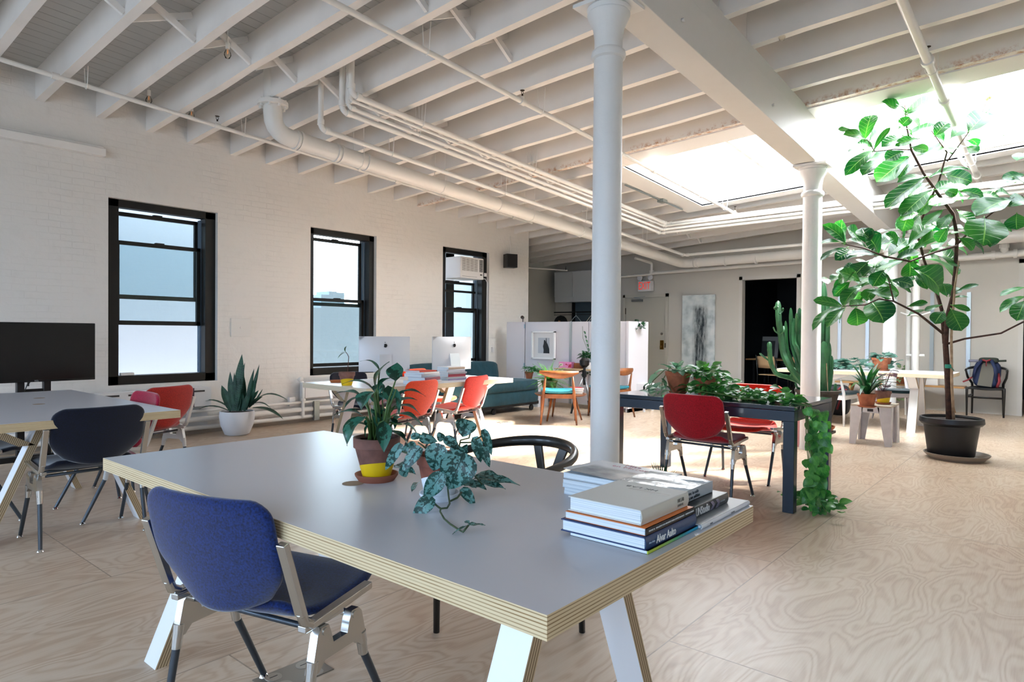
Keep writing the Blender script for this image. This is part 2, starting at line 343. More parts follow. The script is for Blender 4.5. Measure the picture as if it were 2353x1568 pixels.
# walls behind the camera, with big windows that light the room
bw=MB()
for a,b,c,d in [(-8.5,-7.2,0,4.5),(-5.6,-4.6,0,4.5),(-3.0,-2.0,0,4.5),(-.4,.6,0,4.5),(2.2,XR+.2,0,4.5)]: bw.box(a,b,YB-.2,YB,c-.02,d)
for a,b in [(-7.2,-5.6),(-4.6,-3.0),(-2.0,-.4),(.6,2.2)]: bw.box(a,b,YB-.2,YB,0,.7); bw.box(a,b,YB-.2,YB,2.9,4.5)
bw.build('wall_back',WHITE,kind='structure')
rw=MB(); rw.box(XR,XR+.2,YB-.2,YF+3.6,-.02,4.8); rw.build('wall_right',WHITE,kind='structure')
# dark rooms behind the openings
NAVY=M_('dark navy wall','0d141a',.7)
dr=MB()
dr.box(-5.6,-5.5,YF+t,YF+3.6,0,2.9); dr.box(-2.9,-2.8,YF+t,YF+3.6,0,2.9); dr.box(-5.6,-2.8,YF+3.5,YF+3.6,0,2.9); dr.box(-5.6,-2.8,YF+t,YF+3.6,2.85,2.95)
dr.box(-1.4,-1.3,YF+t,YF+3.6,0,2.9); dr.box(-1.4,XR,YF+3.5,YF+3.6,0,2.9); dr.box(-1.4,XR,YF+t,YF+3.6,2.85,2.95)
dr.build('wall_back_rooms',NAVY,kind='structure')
# door linings
TRIM=M_('door trim paint','cbc7c0',.45)
for k,(a,b,z) in enumerate([DO,D2]):
    m=MB()
    for x0,x1 in [(a-.05,a+.015),(b-.015,b+.05)]: m.box(x0,x1,YF-.018,YF+t+.005,0,z+.05)
    m.box(a-.05,b+.05,YF-.018,YF+t+.005,z-.015,z+.05)
    m.build('trim_%d'%(k+1),TRIM,kind='structure')
b=MB(); b.box(-9.7,DO[0]-.05,YF-.008,YF,0,.02); b.box(DO[1]+.05,D2[0]-.05,YF-.008,YF,0,.02); b.build('baseboard_far',TRIM,kind='structure')
# ---------------------------------------------------------------- ceiling: deck, joists, bridging
SX1=.15; SK=(-4.5,SX1,7.55,10.0)
JD=.30; JOISTW=WHITE
deckm=mat_brick('roof boards','c9c5be',.5,'Y',1,.25,'77716a'); 
def mat_boards():
    m=M_('painted roof boards','cfcbc5',.6,spec=.3); N,L,b=nodes(m); tc=N.new('ShaderNodeTexCoord'); sep=N.new('ShaderNodeSeparateXYZ'); L.new(tc.outputs['Object'],sep.inputs[0])
    u=mathn(N,L,'FRACT',mathn(N,L,'MULTIPLY',sep.outputs['X'],1/.13)); e=mathn(N,L,'ABSOLUTE',mathn(N,L,'SUBTRACT',u,.5))
    g=N.new('ShaderNodeMapRange'); g.inputs[1].default_value=.465; g.inputs[2].default_value=.5; L.new(e,g.inputs[0])
    n=N.new('ShaderNodeTexNoise'); n.inputs['Scale'].default_value=3; n.inputs['Detail'].default_value=4; L.new(tc.outputs['Object'],n.inputs['Vector'])
    k=mathn(N,L,'MULTIPLY',g.outputs[0],mathn(N,L,'MULTIPLY_ADD',n.outputs['Fac'],2.4,-.6)); cl=N.new('ShaderNodeClamp'); L.new(k,cl.inputs[0])
    mx=N.new('ShaderNodeMix'); mx.data_type='RGBA'; L.new(cl.outputs[0],mx.inputs[0]); mx.inputs[6].default_value=srgb('cfccc7'); mx.inputs[7].default_value=srgb('6e675f'); L.new(mx.outputs[2],b.inputs['Base Color'])
    bp=N.new('ShaderNodeBump'); bp.inputs['Strength'].default_value=.6; bp.inputs['Distance'].default_value=.008; bp.invert=True; L.new(g.outputs[0],bp.inputs['Height']); L.new(bp.outputs[0],b.inputs['Normal']); return m
BOARDS=mat_boards()
ce=MB()
def slab(x0,x1,y0,y1,t=.05,off=JD):
    vs=[(x,y,zc(x,y,off)+dz) for dz in (0,t) for y in (y0,y1) for x in (x0,x1)]
    ce.add(vs,[(0,2,3,1),(4,5,7,6),(0,1,5,4),(2,6,7,3),(0,4,6,2),(1,3,7,5)])
slab(-9.95,XR+.2,YB-.2,SK[2]); slab(-9.95,XR+.2,SK[3],YF+.2); slab(-9.95,SK[0],SK[2],SK[3]); slab(SK[1],XR+.2,SK[2],SK[3])
CEIL=ce.build('ceiling',BOARDS,kind='structure')
JY=[-2.7,-2.15,-1.6,-1.05,-.5,.05,.55,1.02,1.45,1.98,2.53,3.03,3.49,4.02,4.5,4.97,5.55,6.14,6.64,7.12,7.52,8.05,8.55,9.05,9.55,10.03,10.55,11.08,11.6,12.1,12.6]
def mat_diffpane():
    m=bpy.data.materials.new('frosted skylight glazing'); m.use_nodes=True; N=m.node_tree.nodes; L=m.node_tree.links; N.remove(N['Principled BSDF']); out=N['Material Output']
    t=N.new('ShaderNodeBsdfTransparent'); t.inputs[0].default_value=(.95,.95,.95,1); g=N.new('ShaderNodeBsdfTranslucent'); g.inputs[0].default_value=(.95,.95,.95,1)
    ms=N.new('ShaderNodeMixShader'); ms.inputs[0].default_value=.45; L.new(t.outputs[0],ms.inputs[1]); L.new(g.outputs[0],ms.inputs[2]); L.new(ms.outputs[0],out.inputs['Surface']); return m
def mat_rust():
    m=mat_paint('water stained timber','ece6de',.5,9,.35,(1,1,1),.12); N,L,b=nodes(m); src=b.inputs['Base Color'].links[0].from_socket; tc=N.new('ShaderNodeTexCoord'); n=N.new('ShaderNodeTexNoise'); n.inputs['Scale'].default_value=14; n.inputs['Detail'].default_value=8; n.inputs['Roughness'].default_value=.75; L.new(tc.outputs['Object'],n.inputs['Vector'])
    sp=N.new('ShaderNodeSeparateXYZ'); L.new(tc.outputs['Object'],sp.inputs[0]); h=mathn(N,L,'SUBTRACT',sp.outputs['Z'],mathn(N,L,'MULTIPLY_ADD',sp.outputs['X'],CB,3.58+CB*8.05+CS*(7.12-1.96))); mr=N.new('ShaderNodeMapRange'); mr.inputs[1].default_value=.07; mr.inputs[2].default_value=.02; L.new(h,mr.inputs[0]); k=mathn(N,L,'MULTIPLY',mr.outputs[0],mathn(N,L,'MULTIPLY_ADD',n.outputs['Fac'],5,-2.35)); cl=N.new('ShaderNodeClamp'); L.new(k,cl.inputs[0]); mx=N.new('ShaderNodeMix'); mx.data_type='RGBA'; L.new(cl.outputs[0],mx.inputs[0]); L.new(src,mx.inputs[6]); mx.inputs[7].default_value=srgb('b5763a'); L.new(mx.outputs[2],b.inputs['Base Color']); return m
RUST=mat_rust()
def joist(x0,x1,y,w=.078):
    m=MB(); n=10 if x1-x0>3 else 4; rows=[]
    for k in range(n+1):
        x=x0+(x1-x0)*k/n; j=lambda s=.006: rnd.uniform(-s,s); zb=zc(x,y)+j(); a=j(.004)
        rows.append([V(x,y+a,zb),V(x,y+w+a,zb+j(.004)),V(x,y+w,zc(x,y)+JD+.005),V(x,y,zc(x,y)+JD+.005)])
    m.grid(rows,close=True); m.add([rows[0][i] for i in (0,1,2,3)],[(0,1,2,3)]); m.add([rows[-1][i] for i in (0,1,2,3)],[(3,2,1,0)])
    return m.build('joist',RUST if y==7.12 else JOISTW,CEIL)
BX=-2.17
for y in JY:
    if SK[2]-.1<y<SK[3]-.05 : joist(XL-.02,SK[0]-.36,y); joist(SK[1]+.36,XR,y); continue
    xl=XL-.02 if y<9.8 else -9.72
    joist(xl,BX+.05,y); joist(BX-.05,XR+.02,y+rnd.choice((-.0,.015)))
# cross bridging between joists
for i,y in enumerate(JY[:-1]):
    if SK[2]-.1<y<SK[3]: continue
    for xb in ([-5.75,.9] if y>4.3 else [-5.75,-3.9 if y>3 else -4.0,.9]):
        y2=JY[i+1]
        bm_=MB(); bm_.bar((xb,y+.08,zc(xb,y)+.03),(xb,y2,zc(xb,y2)+JD-.04),.05,.03,(1,0,0)); bm_.bar((xb+.06,y+.08,zc(xb,y)+JD-.04),(xb+.06,y2,zc(xb,y2)+.03),.05,.03,(1,0,0)); bm_.build('bridging',WHITE,CEIL)
# plaster skylight surround
sm=MB(); SMW=M_('smooth white drywall','e9e6e2',.55)
def cbox(x0,x1,y0,y1,o0,o1,mb=None):
    vs=[(x,y,zc(x,y,o)) for o in (o0,o1) for y in (y0,y1) for x in (x0,x1)]
    (mb or sm).add(vs,[(0,2,3,1),(4,5,7,6),(0,1,5,4),(2,6,7,3),(0,4,6,2),(1,3,7,5)])
cbox(SK[0]-.35,SX1+.35,7.2,SK[2],-.01,.02); cbox(SK[0]-.35,SX1+.35,SK[3],10.22,-.01,.02); cbox(SX1,SX1+.35,SK[2],SK[3],-.01,.02); cbox(SX1,SX1+.03,SK[2],SK[3],0,.62); cbox(SK[0]-.35,SK[0],SK[2],SK[3],-.01,.02)
cbox(SK[0]-.03,SX1,SK[2]-.03,SK[2],.0,.62); cbox(SK[0]-.03,SX1,SK[3],SK[3]+.03,0,.62); cbox(SK[0]-.03,SK[0],SK[2],SK[3],0,.62)
sm.build('skylight_surround',SMW,CEIL)
sb=MB()
for x in [SK[0]+1.22*k for k in range(1,7)]:
    if x<SX1: cbox(x-.02,x+.02,SK[2],SK[3],.16,.2,sb)
for y in (SK[2],SK[3]-.05): cbox(SK[0],SX1,y,y+.02,.17,.2,sb)
sk=bpy.data.objects.new('window_4',None); COL.objects.link(sk); tag(sk,kind='structure')
sb.build('glazing_bar',SMW,sk)
gm=MB(); gm.add([(x,y,zc(x,y,.21)) for y in (SK[2],SK[3]) for x in (SK[0],SX1)],[(0,1,3,2)]); GLASS=mat_glass(); gm.build('skylight_pane',mat_diffpane(),sk)
# ---------------------------------------------------------------- girder and columns
gi=MB(); GM=mat_paint('white painted girder','dcdad6',.45,30,.15,(1,1,1),.05)
def gz(y): return 3.31-.052*(y-3.55)
y0,y1=YB,YF
vs=[]
for y in (y0,y1): vs+= [(BX-.125-.008*(y-3.6),y,gz(y)),(BX+.125-.008*(y-3.6),y,gz(y)),(BX+.125-.008*(y-3.6),y,gz(y)+.33),(BX-.125-.008*(y-3.6),y,gz(y)+.33)]
gi.add(vs,[(0,3,2,1),(4,5,6,7),(0,1,5,4),(1,2,6,5),(2,3,7,6),(3,0,4,7)])
vs=[]
for y in (y0,y1): vs+= [(BX-.1-.008*(y-3.6),y,gz(y)+.33),(BX+.1-.008*(y-3.6),y,gz(y)+.33),(BX+.1-.008*(y-3.6),y,zc(BX,y)+.02),(BX-.1-.008*(y-3.6),y,zc(BX,y)+.02)]
gi.add(vs,[(0,3,2,1),(4,5,6,7),(0,1,5,4),(1,2,6,5),(2,3,7,6),(3,0,4,7)])
for y in (4.2,6.0,9.2):
    gi.cyl((BX+.12,y,gz(y)+.12),(BX+.14,y,gz(y)+.12),.014,8)
gi.build('girder',GM,None,label='long white painted girder under the ceiling joists, resting on the round columns',cat='beam',bevel=.006)
CM=mat_paint('white painted iron column','e6e5e2',.42,40,.35,(1,1,1),.06)
for (x,y,r,lab) in [(-2.235,3.56,.093,'near white cast iron column with flared capital behind the wishbone chair'),(-2.15,7.6,.100,'second white column, standing just behind the dark blue table beside the cactus'),(-2.12,11.6,.098,'farthest white column, behind the table with plywood edge near the far wall')]:
    zt=gz(y); t_=thing('column',lab,'column',(x,y,0),group='white iron columns')
    m=MB(); m.lathe([(r*1.04,0),(r*1.04,.03),(r,.05),(r*.97,zt-.34)],n=40); m.build('shaft',CM,t_,auto=40)
    m=MB(); m.lathe([(r*.97,zt-.345),(r*1.13,zt-.335),(r*1.18,zt-.315),(r*1.12,zt-.295),(r*.94,zt-.28),(r*.94,zt-.22),(r*1.05,zt-.15),(r*1.3,zt-.1),(r*1.42,zt-.075),(r*1.45,zt-.06),(r*1.36,zt-.05),(r*1.4,zt-.045),(r*1.48,zt-.03),(r*1.42,zt-.02)],n=40); m.boxc((0,0,zt-.012),(.34,.3,.024)); m.build('capital',CM,t_,auto=35)
# ---------------------------------------------------------------- pipes
def arc(p0,p1,p2,r,n=5):
    p0,p1,p2=V(*p0),V(*p1),V(*p2); a=(p0-p1).normalized(); b=(p2-p1).normalized(); A=p1+a*r;B=p1+b*r; out=[]
    for i in range(n+1): t=i/n; out.append(A*(1-t)**2+p1*2*t*(1-t)+B*t*t)
    return out
def bend(pts,r):
    out=[V(*pts[0])]
    for i in range(1,len(pts)-1): out+=arc(pts[i-1],pts[i],pts[i+1],r)
    out.append(V(*pts[-1])); return out
def ring(mb,p,d,r,w=.03): d=V(*d).normalized(); p=V(*p); mb.tube([p-d*w/2,p+d*w/2],r,16)
def hanger(par,p,r,h,dx=.05):
    mb=MB(); p=V(*p); mb.tube([p+V(dx,0,h),p+V(r*1.1,0,r*.3)]+[p+V(math.cos(a)*r*1.15,0,-math.sin(a)*r*1.15) for a in [0.1,.8,1.57,2.4,3.0]]+[p+V(-r*1.1,0,r*.3),p+V(-dx,0,h)],.004,6); mb.build('hanger',PIPEW,par)
def sprinkler(par,p):
    m=MB(); p=V(*p); m.cyl(p,p+V(0,0,.03),.009,8); 
    for s in(-1,1): m.tube([p+V(0,s*.008,.028),p+V(0,s*.014,.045),p+V(0,s*.005,.06)],.003,6)
    m.lathe([(.003,.06),(.022,.062),(.024,.066),(.003,.068)],p,12); return m.build('sprinkler_head',M_('dark bronze','4a3f33',.45,.8),par)
def pline(x,off,y0,y1): return [V(x,y0,zc(x,y0,off)),V(x,y1,zc(x,y1,off))]
# sprinkler runs along the room
def sprun(x,off,y0,y1,r,heads,lab,coup,extra=None):
    m=MB(); pts=pline(x,off,y0,y1); m.tube(pts,r,12); d=(pts[1]-pts[0])
    for y in heads+coup: ring(m,V(x,y,zc(x,y,off)),d,r*1.45,.06)
    for y in heads: m.cyl(V(x,y,zc(x,y,off)),V(x,y,zc(x,y,off)+r+.025),r*.8,10)
    if extra: extra(m)
    o=m.build('sprinkler_pipe',PIPEW,None,auto=40,label=lab,cat='pipe',group='sprinkler pipes')
    for y in heads: sprinkler(o,V(x,y,zc(x,y,off)+r+.02))
    yy=y0+.5
    while yy<y1-.3: hanger(o,V(x,yy,zc(x,yy,off)),r*1.2,-off+.1); yy+=1.55
    return o
sprun(-7.1,-.075,-3,8.9,.022,[3.4,5.9,8.4],'thin white sprinkler pipe running along the ceiling beside the brick wall',[1.9])
sprun(-4.08,-.13,-3,10.5,.024,[4.95,10.3],'long white sprinkler pipe crossing mid ceiling and passing under the left skylight',[7.6,9.0])
def ex(m):
    y=9.4; p=V(-.95,y,zc(-.95,y,-.1)); m.tube([p,p+V(2.5,0,.13)],.022,10)
sprun(-.95,-.1,-3,11.3,.036,[6.6],'thick white sprinkler pipe under the right skylight above the fig tree',[7.6,9.4,10.6],ex)
def yatpx(P,px,lo=3,hi=13):
    for _ in range(40):
        mid=(lo+hi)/2; q=V(P.x,mid,P.z+CS*(mid-P.y))-CAMP
        cx=_dX*q.x+_dY*q.y+_dZ*q.z
        if CX+F*cx.x/cx.z<px: lo=mid
        else: hi=mid
    return lo
def bundle(p0,off,pxe,r,top,lab,xe=2.9,rise=.012,hang=True,vx=True):
    S=onc(p0[0],p0[1],off); ye=yatpx(S,pxe); E=V(S.x,ye,S.z+CS*(ye-S.y)); G=V(xe,ye+.02,E.z+rise*(xe-E.x))
    pts=[]
    if top: pts=[V(S.x,S.y,zc(S.x,S.y,JD)-.01)]
    m=MB(); m.tube(bend(pts+[S,E,G],r*2.4),r,12)
    if top: ring(m,S+V(0,0,r*2.6),(0,0,1),r*1.3,.05)
    ring(m,S+V(0,r*2.6,-.0),(0,1,CS),r*1.3,.05); ring(m,E-V(0,r*2.6,0),(0,1,0),r*1.3,.05); ring(m,E+V(r*2.6,0,0),(1,0,0),r*1.3,.05)
    o=m.build('ceiling_pipe',PIPEW,None,auto=40,label=lab,cat='pipe',group='parallel heating pipes')
    if hang:
        y=S.y+.9
        while y<E.y-.3: hanger(o,V(S.x,y,S.z+CS*(y-S.y)),r*1.15,-off+.12,.06); y+=1.9
    return o
bundle((807,217),-.12,1532,.030,True,'rightmost and highest white heating pipe of the group that drops from the ceiling')
bundle((805,231),-.17,1526,.014,True,'thinnest white heating pipe, tucked beside the highest one',hang=False)
bundle((800,246),-.22,1522,.020,True,'slim white heating pipe in the middle of the group dropping from the ceiling')
bundle((786,256),-.25,1518,.028,True,'stout lower white heating pipe with an elbow near the big drain pipe',hang=False)
bundle((737,297),-.33,1572,.027,True,'leftmost white heating pipe running just above the big drain pipe')
# big drain pipe
S=V(-6.22,3.55,3.27); ye=12.55; E=V(-6.05,ye,2.70); G=V(2.9,ye,2.82); r=.092
m=MB(); m.tube(bend([V(S.x,S.y,3.95),S,E,G],.2),r,24)
m.tube([S+V(0,0,.27),S+V(0,0,.31)],.15,24)
for a in range(8): m.cyl(S+V(.125*math.cos(a*.785),.125*math.sin(a*.785),.245),S+V(.125*math.cos(a*.785),.125*math.sin(a*.785),.33),.013,8)
d=(E-S).normalized()
for q in (.26,.3,.75,.8,1.15,3.4,5.4): ring(m,S+d*q,d,r*1.13,.028)
for q in (.25,.32,.9,1.5,3.2): ring(m,E+V(q,0,.003),(1,0,0),r*1.12,.03)
o=m.build('drain_pipe',PIPEW,None,auto=40,label='big white drain pipe with a bolted flange and elbow, running under the joists',cat='pipe')
for q in (1.05,2.3,4.1,6.5): hanger(o,S+d*q,r,.45,.09)
# far wall pipes
m=MB(); a=ony(1300+150,632,12.9); pts=bend([V(-9.2,12.9,2.52),V(-6.95,12.9,2.56),V(-6.95,12.9,2.8),V(-6.95,12.2,2.84)],.05); m.tube(pts,.028,12); m.tube([V(-6.95,12.9,2.58),V(-3.5,12.93,2.63)],.035,12)
ring(m,V(-6.95,12.9,2.6),(0,0,1),.05,.08)
m.build('wall_pipe',PIPEW,None,auto=40,label='white pipe along the top of the far wall above the exit door',cat='pipe')
m=MB(); m.tube([V(-2.0,12.95,2.52),V(3.2,12.95,2.66)],.055,14); m.tube([V(-.79,12.95,2.56),V(-.79,12.95,3.1)],.055,14); ring(m,V(-.93,12.95,2.55),(1,0,0),.07,.05); ring(m,V(-.65,12.95,2.555),(1,0,0),.07,.05); ring(m,V(-.79,12.95,2.68),(0,0,1),.068,.06)
m.build('wall_pipe',PIPEW,None,auto=40,label='thick white pipe with a tee along the far wall, behind the fig tree',cat='pipe')
for k,(px,r_) in enumerate([(2086,.038),(2103,.055)]):
    p=ony(px,850,12.0 if k==0 else 11.9); m=MB(); m.cyl(V(p.x,p.y,0),V(p.x,p.y,3.2),r_,14); 
    if k: ring(m,V(p.x,p.y,.95),(1,0,0),.02,.24); m.tube([V(p.x-.2,p.y-.06,1.62),V(p.x-.1,p.y-.07,1.58),V(p.x+.1,p.y-.07,1.58),V(p.x+.2,p.y-.06,1.62)],.012,8)
    m.build('riser_pipe',PIPEW,None,auto=40,label=['slimmer white vertical pipe beside the farthest column','thicker white vertical pipe with a hook bracket beside the farthest column'][k],cat='pipe')
# electrical conduit under the left skylight edge
m=MB(); a=onc(1436,425,-.03); b_=onc(1568,482,-.03); m.tube([a,b_],.012,8); c_=a.lerp(b_,.62); m.boxc(c_,(.1,.14,.05)); m.build('conduit',M_('galvanised conduit','8f9795',.35,.8),None,label='grey metal electrical conduit with a junction box beside the left skylight',cat='conduit')
# ---------------------------------------------------------------- windows in the brick wall
WF=mat_paint('black window paint','1b1a18',.4,20,.15,(1,1,1),.1,dark='3a352f'); GREYF=M_('grey green storm frame','6f7a78',.5)
def window(k,y0,y1,bars,storm=None,lo=None,panes=None):
    z0,z1=WZ; X=XL-.06
    w=bpy.data.objects.new('window_%d'%k,None); COL.objects.link(w); tag(w,kind='structure')
    m=MB(); cw=.125; D=.11
    if k==2: cw=.09
    m.box(X-D,X,y0,y0+cw,z0,z1); m.box(X-D,X,y1-cw,y1,z0,z1); m.box(X-D,X,y0,y1,z1-.085,z1); m.box(X-D-.06,X,y0,y1,z0,z0+.10)
    m.box(X-.3,X-D,y0,y0+.05,z0,z1); m.box(X-.3,X-D,y1-.05,y1,z0,z1); m.box(X-.3,X-D,y0,y1,z1-.05,z1); m.box(X-.3,X-D,y0,y1,z0,z0+.05)
    m.build('window_frame',WF,w,bevel=.004)
    a,b=y0+cw+.005,y1-cw-.005
    # track strips in the jambs
    m=MB()
    for x in (X-D-.03,X-D-.07): m.box(x-.004,x+.004,b-.008,b+.04,z0+.1,z1-.09)
    m.build('sash_track',M_('blue grey jamb liner','7d93a8',.4),w)
    for (s0,s1,x,name) in bars:
        m=MB(); r_=.045
        m.box(x-.02,x+.02,a,a+r_,s0,s1); m.box(x-.02,x+.02,b-r_,b,s0,s1); m.box(x-.02,x+.02,a,b,s0,s0+.05); m.box(x-.02,x+.02,a,b,s1-.045,s1)
        m.box(x-.015,x+.03,(a+b)/2-.05,(a+b)/2+.05,s1,s1+.012)
        o=m.build('sash',WF,w,bevel=.003); g=MB(); g.box(x-.003,x+.003,a+r_,b-r_,s0+.05,s1-.045); g.build('pane',GLASS,o)
    return w
def wz(px,py,x=-8.25): return onx(px,py,x).z
w1=window(1,*W[0],[(wz(365,748),wz(365,562),-8.25,'l'),(wz(365,690),2.6,-8.31,'u')])
w2=window(2,*W[1],[(.74,wz(785,688),-8.25,'l'),(wz(785,705),2.6,-8.31,'u')])
w3=window(3,*W[2],[(.74,wz(1060,708),-8.25,'l'),(wz(1060,718),wz(1060,648),-8.31,'u')])
o=MB(); o.box(-8.27,-8.26,W[2][0]+.13,W[2][1]-.13,wz(1060,673),wz(1060,668)); o.build('glazing_bar',WF,w3)
# neighbour buildings seen through the glass
NB1=mat_brick('pale rendered neighbour wall','b3b8bf',.2,var=.05,dark='b9c6d2'); NB2=mat_brick('grey brick neighbour wall','84888a',.8,var=.5,dark='7f8689'); NB3=mat_brick('white brick neighbour wall','d4dcdf',.6,var=.2,uax='X')
m=MB(); m.box(-11.4,-11,-4,5.9,-6,5); m.build('neighbour_building',NB1,None,label='smooth pale grey wall outside the nearest window',cat='building')
zt=onx(790,712,-12.5).z
m=MB(); m.box(-13,-12.5,5.9,10.4,-6,zt); yy=5.9
while yy<10.4:
    hh=rnd.uniform(.02,.12)+(.28 if abs(yy-onx(752,700,-12.5).y)<.25 else 0); m.box(-13,-12.5,yy,yy+.2,zt,zt+hh); yy+=.2
m.build('neighbour_building',NB2,None,label='weathered grey brick wall with a ragged top outside the middle window',cat='building')
m=MB(); m.box(-13,-8.6,13.4,13.9,-6,6); m.box(-13.2,-13,10.4,13.9,-6,6); m.build('neighbour_building',NB3,None,label='white brick wall outside the window with the air conditioner',cat='building')
# ---------------------------------------------------------------- world and sun
w=bpy.data.worlds.new('World'); scene.world=w; w.use_nodes=True; N=w.node_tree.nodes; L=w.node_tree.links; bg=N['Background']
tc=N.new('ShaderNodeTexCoord'); sp=N.new('ShaderNodeSeparateXYZ'); L.new(tc.outputs['Generated'],sp.inputs[0])
rp=ramp(N,[(0,(.35,.34,.33,1)),(.49,(.5,.5,.5,1)),(.52,(.88,.93,1.0,1)),(1,(.72,.86,1.0,1))]); mr=N.new('ShaderNodeMapRange'); mr.inputs[1].default_value=-1; L.new(sp.outputs['Z'],mr.inputs[0]); L.new(mr.outputs[0],rp.inputs[0]); sy=N.new('ShaderNodeMapRange'); sy.inputs[1].default_value=-1; L.new(sp.outputs['Y'],sy.inputs[0]); r2=ramp(N,[(0,(.58,.77,1,1)),(.5,(.92,.96,1,1)),(1,(1,1,1,1))]); L.new(sy.outputs[0],r2.inputs[0]); mm=N.new('ShaderNodeMix'); mm.data_type='RGBA'; mm.blend_type='MULTIPLY'; mm.inputs[0].default_value=1; L.new(rp.outputs[0],mm.inputs[6]); L.new(r2.outputs[0],mm.inputs[7]); L.new(mm.outputs[2],bg.inputs[0]); bg.inputs[1].default_value=WORLD
sd=bpy.data.lights.new('sun','SUN'); sd.energy=SUN; sd.angle=R(9); sd.color=(1,.97,.93); so=bpy.data.objects.new('sun',sd); COL.objects.link(so)
so.rotation_euler=V(-.58,-.74,-1).to_track_quat('-Z','Y').to_euler(); so.location=(2,12,6)
def portal(c,sx,sy,d):
    l=bpy.data.lights.new('daylight_opening','AREA'); l.shape='RECTANGLE'; l.size=sx; l.size_y=sy; l.cycles.is_portal=True; o=bpy.data.objects.new('daylight_opening',l); COL.objects.link(o); o.location=c; o.rotation_euler=V(*d).to_track_quat('-Z','Y').to_euler()
portal(((SK[0]+SX1)/2,(SK[2]+SK[3])/2,zc(-2.2,8.8,.7)),SX1-SK[0],SK[3]-SK[2],(0,0,-1))
for a,b in W: portal((XL-.45,(a+b)/2,(WZ[0]+WZ[1])/2),b-a,WZ[1]-WZ[0],(1,0,0))
for a,b in [(-7.2,-5.6),(-4.6,-3.0),(-2.0,-.4),(.6,2.2)]: portal(((a+b)/2,YB-.25,1.8),1.6,2.2,(0,1,0))
# ---------------------------------------------------------------- camera
cd=bpy.data.cameras.new('camera'); cam=bpy.data.objects.new('camera',cd); COL.objects.link(cam); scene.camera=cam
cd.sensor_width=36; cd.sensor_fit='HORIZONTAL'; cd.lens=F/2353*36; cd.clip_start=.02
right=V(_dX.x,_dY.x,_dZ.x); upv=-V(_dX.y,_dY.y,_dZ.y); back=-V(_dX.z,_dY.z,_dZ.z)
cam.matrix_world=Matrix((( right.x,upv.x,back.x,CAMP.x),(right.y,upv.y,back.y,CAMP.y),(right.z,upv.z,back.z,CAMP.z),(0,0,0,1)))
scene.view_settings.view_transform='Standard'; scene.view_settings.look='None'; scene.view_settings.gamma=1; scene.view_settings.exposure=EXPO
# ================================================================ FURNITURE
# ---- trestle tables with plywood edges: local origin on the floor at the table centre, long axis X, width Y
def trestle_table(L,Wd,H_,label,inset=.38,th=.047,holes=(),top=LAM,legm=LAMW,edge=PLYZ,rz=0,loc=(0,0,0),kq=.0,legw=.10):
    t=thing('trestle_table',label,'table',loc,rz)
    m=MB(); hx,hy=L/2,Wd/2
    m.add([(-hx,-hy,H_),(hx,-hy,H_),(hx,hy,H_),(-hx,hy,H_)],[(0,1,2,3)],top); m.add([(-hx,-hy,H_-th),(hx,-hy,H_-th),(hx,hy,H_-th),(-hx,hy,H_-th)],[(3,2,1,0)],legm)
    vs=[(x,y,z) for z in (H_-th,H_) for x,y in ((-hx,-hy),(hx,-hy),(hx,hy),(-hx,hy))]
    m.add(vs,[(i,(i+1)%4,4+(i+1)%4,4+i) for i in range(4)],edge); m.build('tabletop',None,t)
    for (x,y) in holes:
        g=MB(); g.lathe([(.0,H_+.0006),(.036,H_+.0006)],(x,y,0),24,capt=False); g.build('grommet_hole',M_('bare plywood hole','a08a70',.7),t)
    ed=PLYX
    for sx in (-1,1):
        x=sx*(hx-inset)
        for sy in (-1,1):
            # leg: leaning plank from floor (outer) to underside (inner)
            def plank(a,b,name):
                a=V(*a);b=V(*b); d=(b-a).normalized(); n=V(1,0,0).cross(d).normalized(); tk=.042
                m=MB(); c=[]
                for p,fl in ((a,0),(b,1)):
                    for xx in (-legw/2,legw/2):
                        for k in (-1,1):
                            q=p+V(xx,0,0)+n*k*tk/2
                            # cut ends level
                            if abs(d.z)>.2: q=q-d*((q.z-p.z)/d.z)
                            c.append(q)
                # order: (p,-,-),(p,-,+),(p,+,-),(p,+,+) ...
                m.add(c,[(0,2,6,4),(1,5,7,3)],legm); m.add(c,[(0,4,5,1),(2,3,7,6),(0,1,3,2),(4,6,7,5)],edpl)
                return m.build(name,None,t)
            plank((x,sy*(hy-.08),0),(x,sy*(.13+kq),H_-th),'leg')
            q=.56; yj=sy*((hy-.08)+((.13+kq)-(hy-.08))*q/(H_-th))
            plank((x,yj+sy*.03,q),(x,sy*(hy-.06),H_-th),'brace')
    return t
# ply edge for planks: stripes run along the plank, layers stacked through its thickness
def mat_plank_edge():
    m=M_('plank plywood edge','b9a27f',.5); N,L,b=nodes(m); tc=N.new('ShaderNodeTexCoord'); n=N.new('ShaderNodeTexNoise'); n.inputs['Scale'].default_value=2
    g=N.new('ShaderNodeNewGeometry'); sep=N.new('ShaderNodeSeparateXYZ'); L.new(tc.outputs['Object'],sep.inputs[0])
    # |y|*cos + z*sin of the lean: same lean for both signs
    ay=mathn(N,L,'ABSOLUTE',sep.outputs['Y']); a=LEAN
    u=mathn(N,L,'ADD',mathn(N,L,'MULTIPLY',ay,math.cos(a)),mathn(N,L,'MULTIPLY',sep.outputs['Z'],math.sin(a)))
    s=mathn(N,L,'MULTIPLY_ADD',mathn(N,L,'SINE',mathn(N,L,'MULTIPLY',u,2*PI/.0095)),.5,.5)
    rp=ramp(N,[(.1,'c4ae8c'),(.5,'b8a07c'),(.95,'6f573c')]); L.new(s,rp.inputs[0]); L.new(rp.outputs[0],b.inputs['Base Color']); return m
LEAN=math.atan2(.42-.13,.693); edpl=mat_plank_edge()
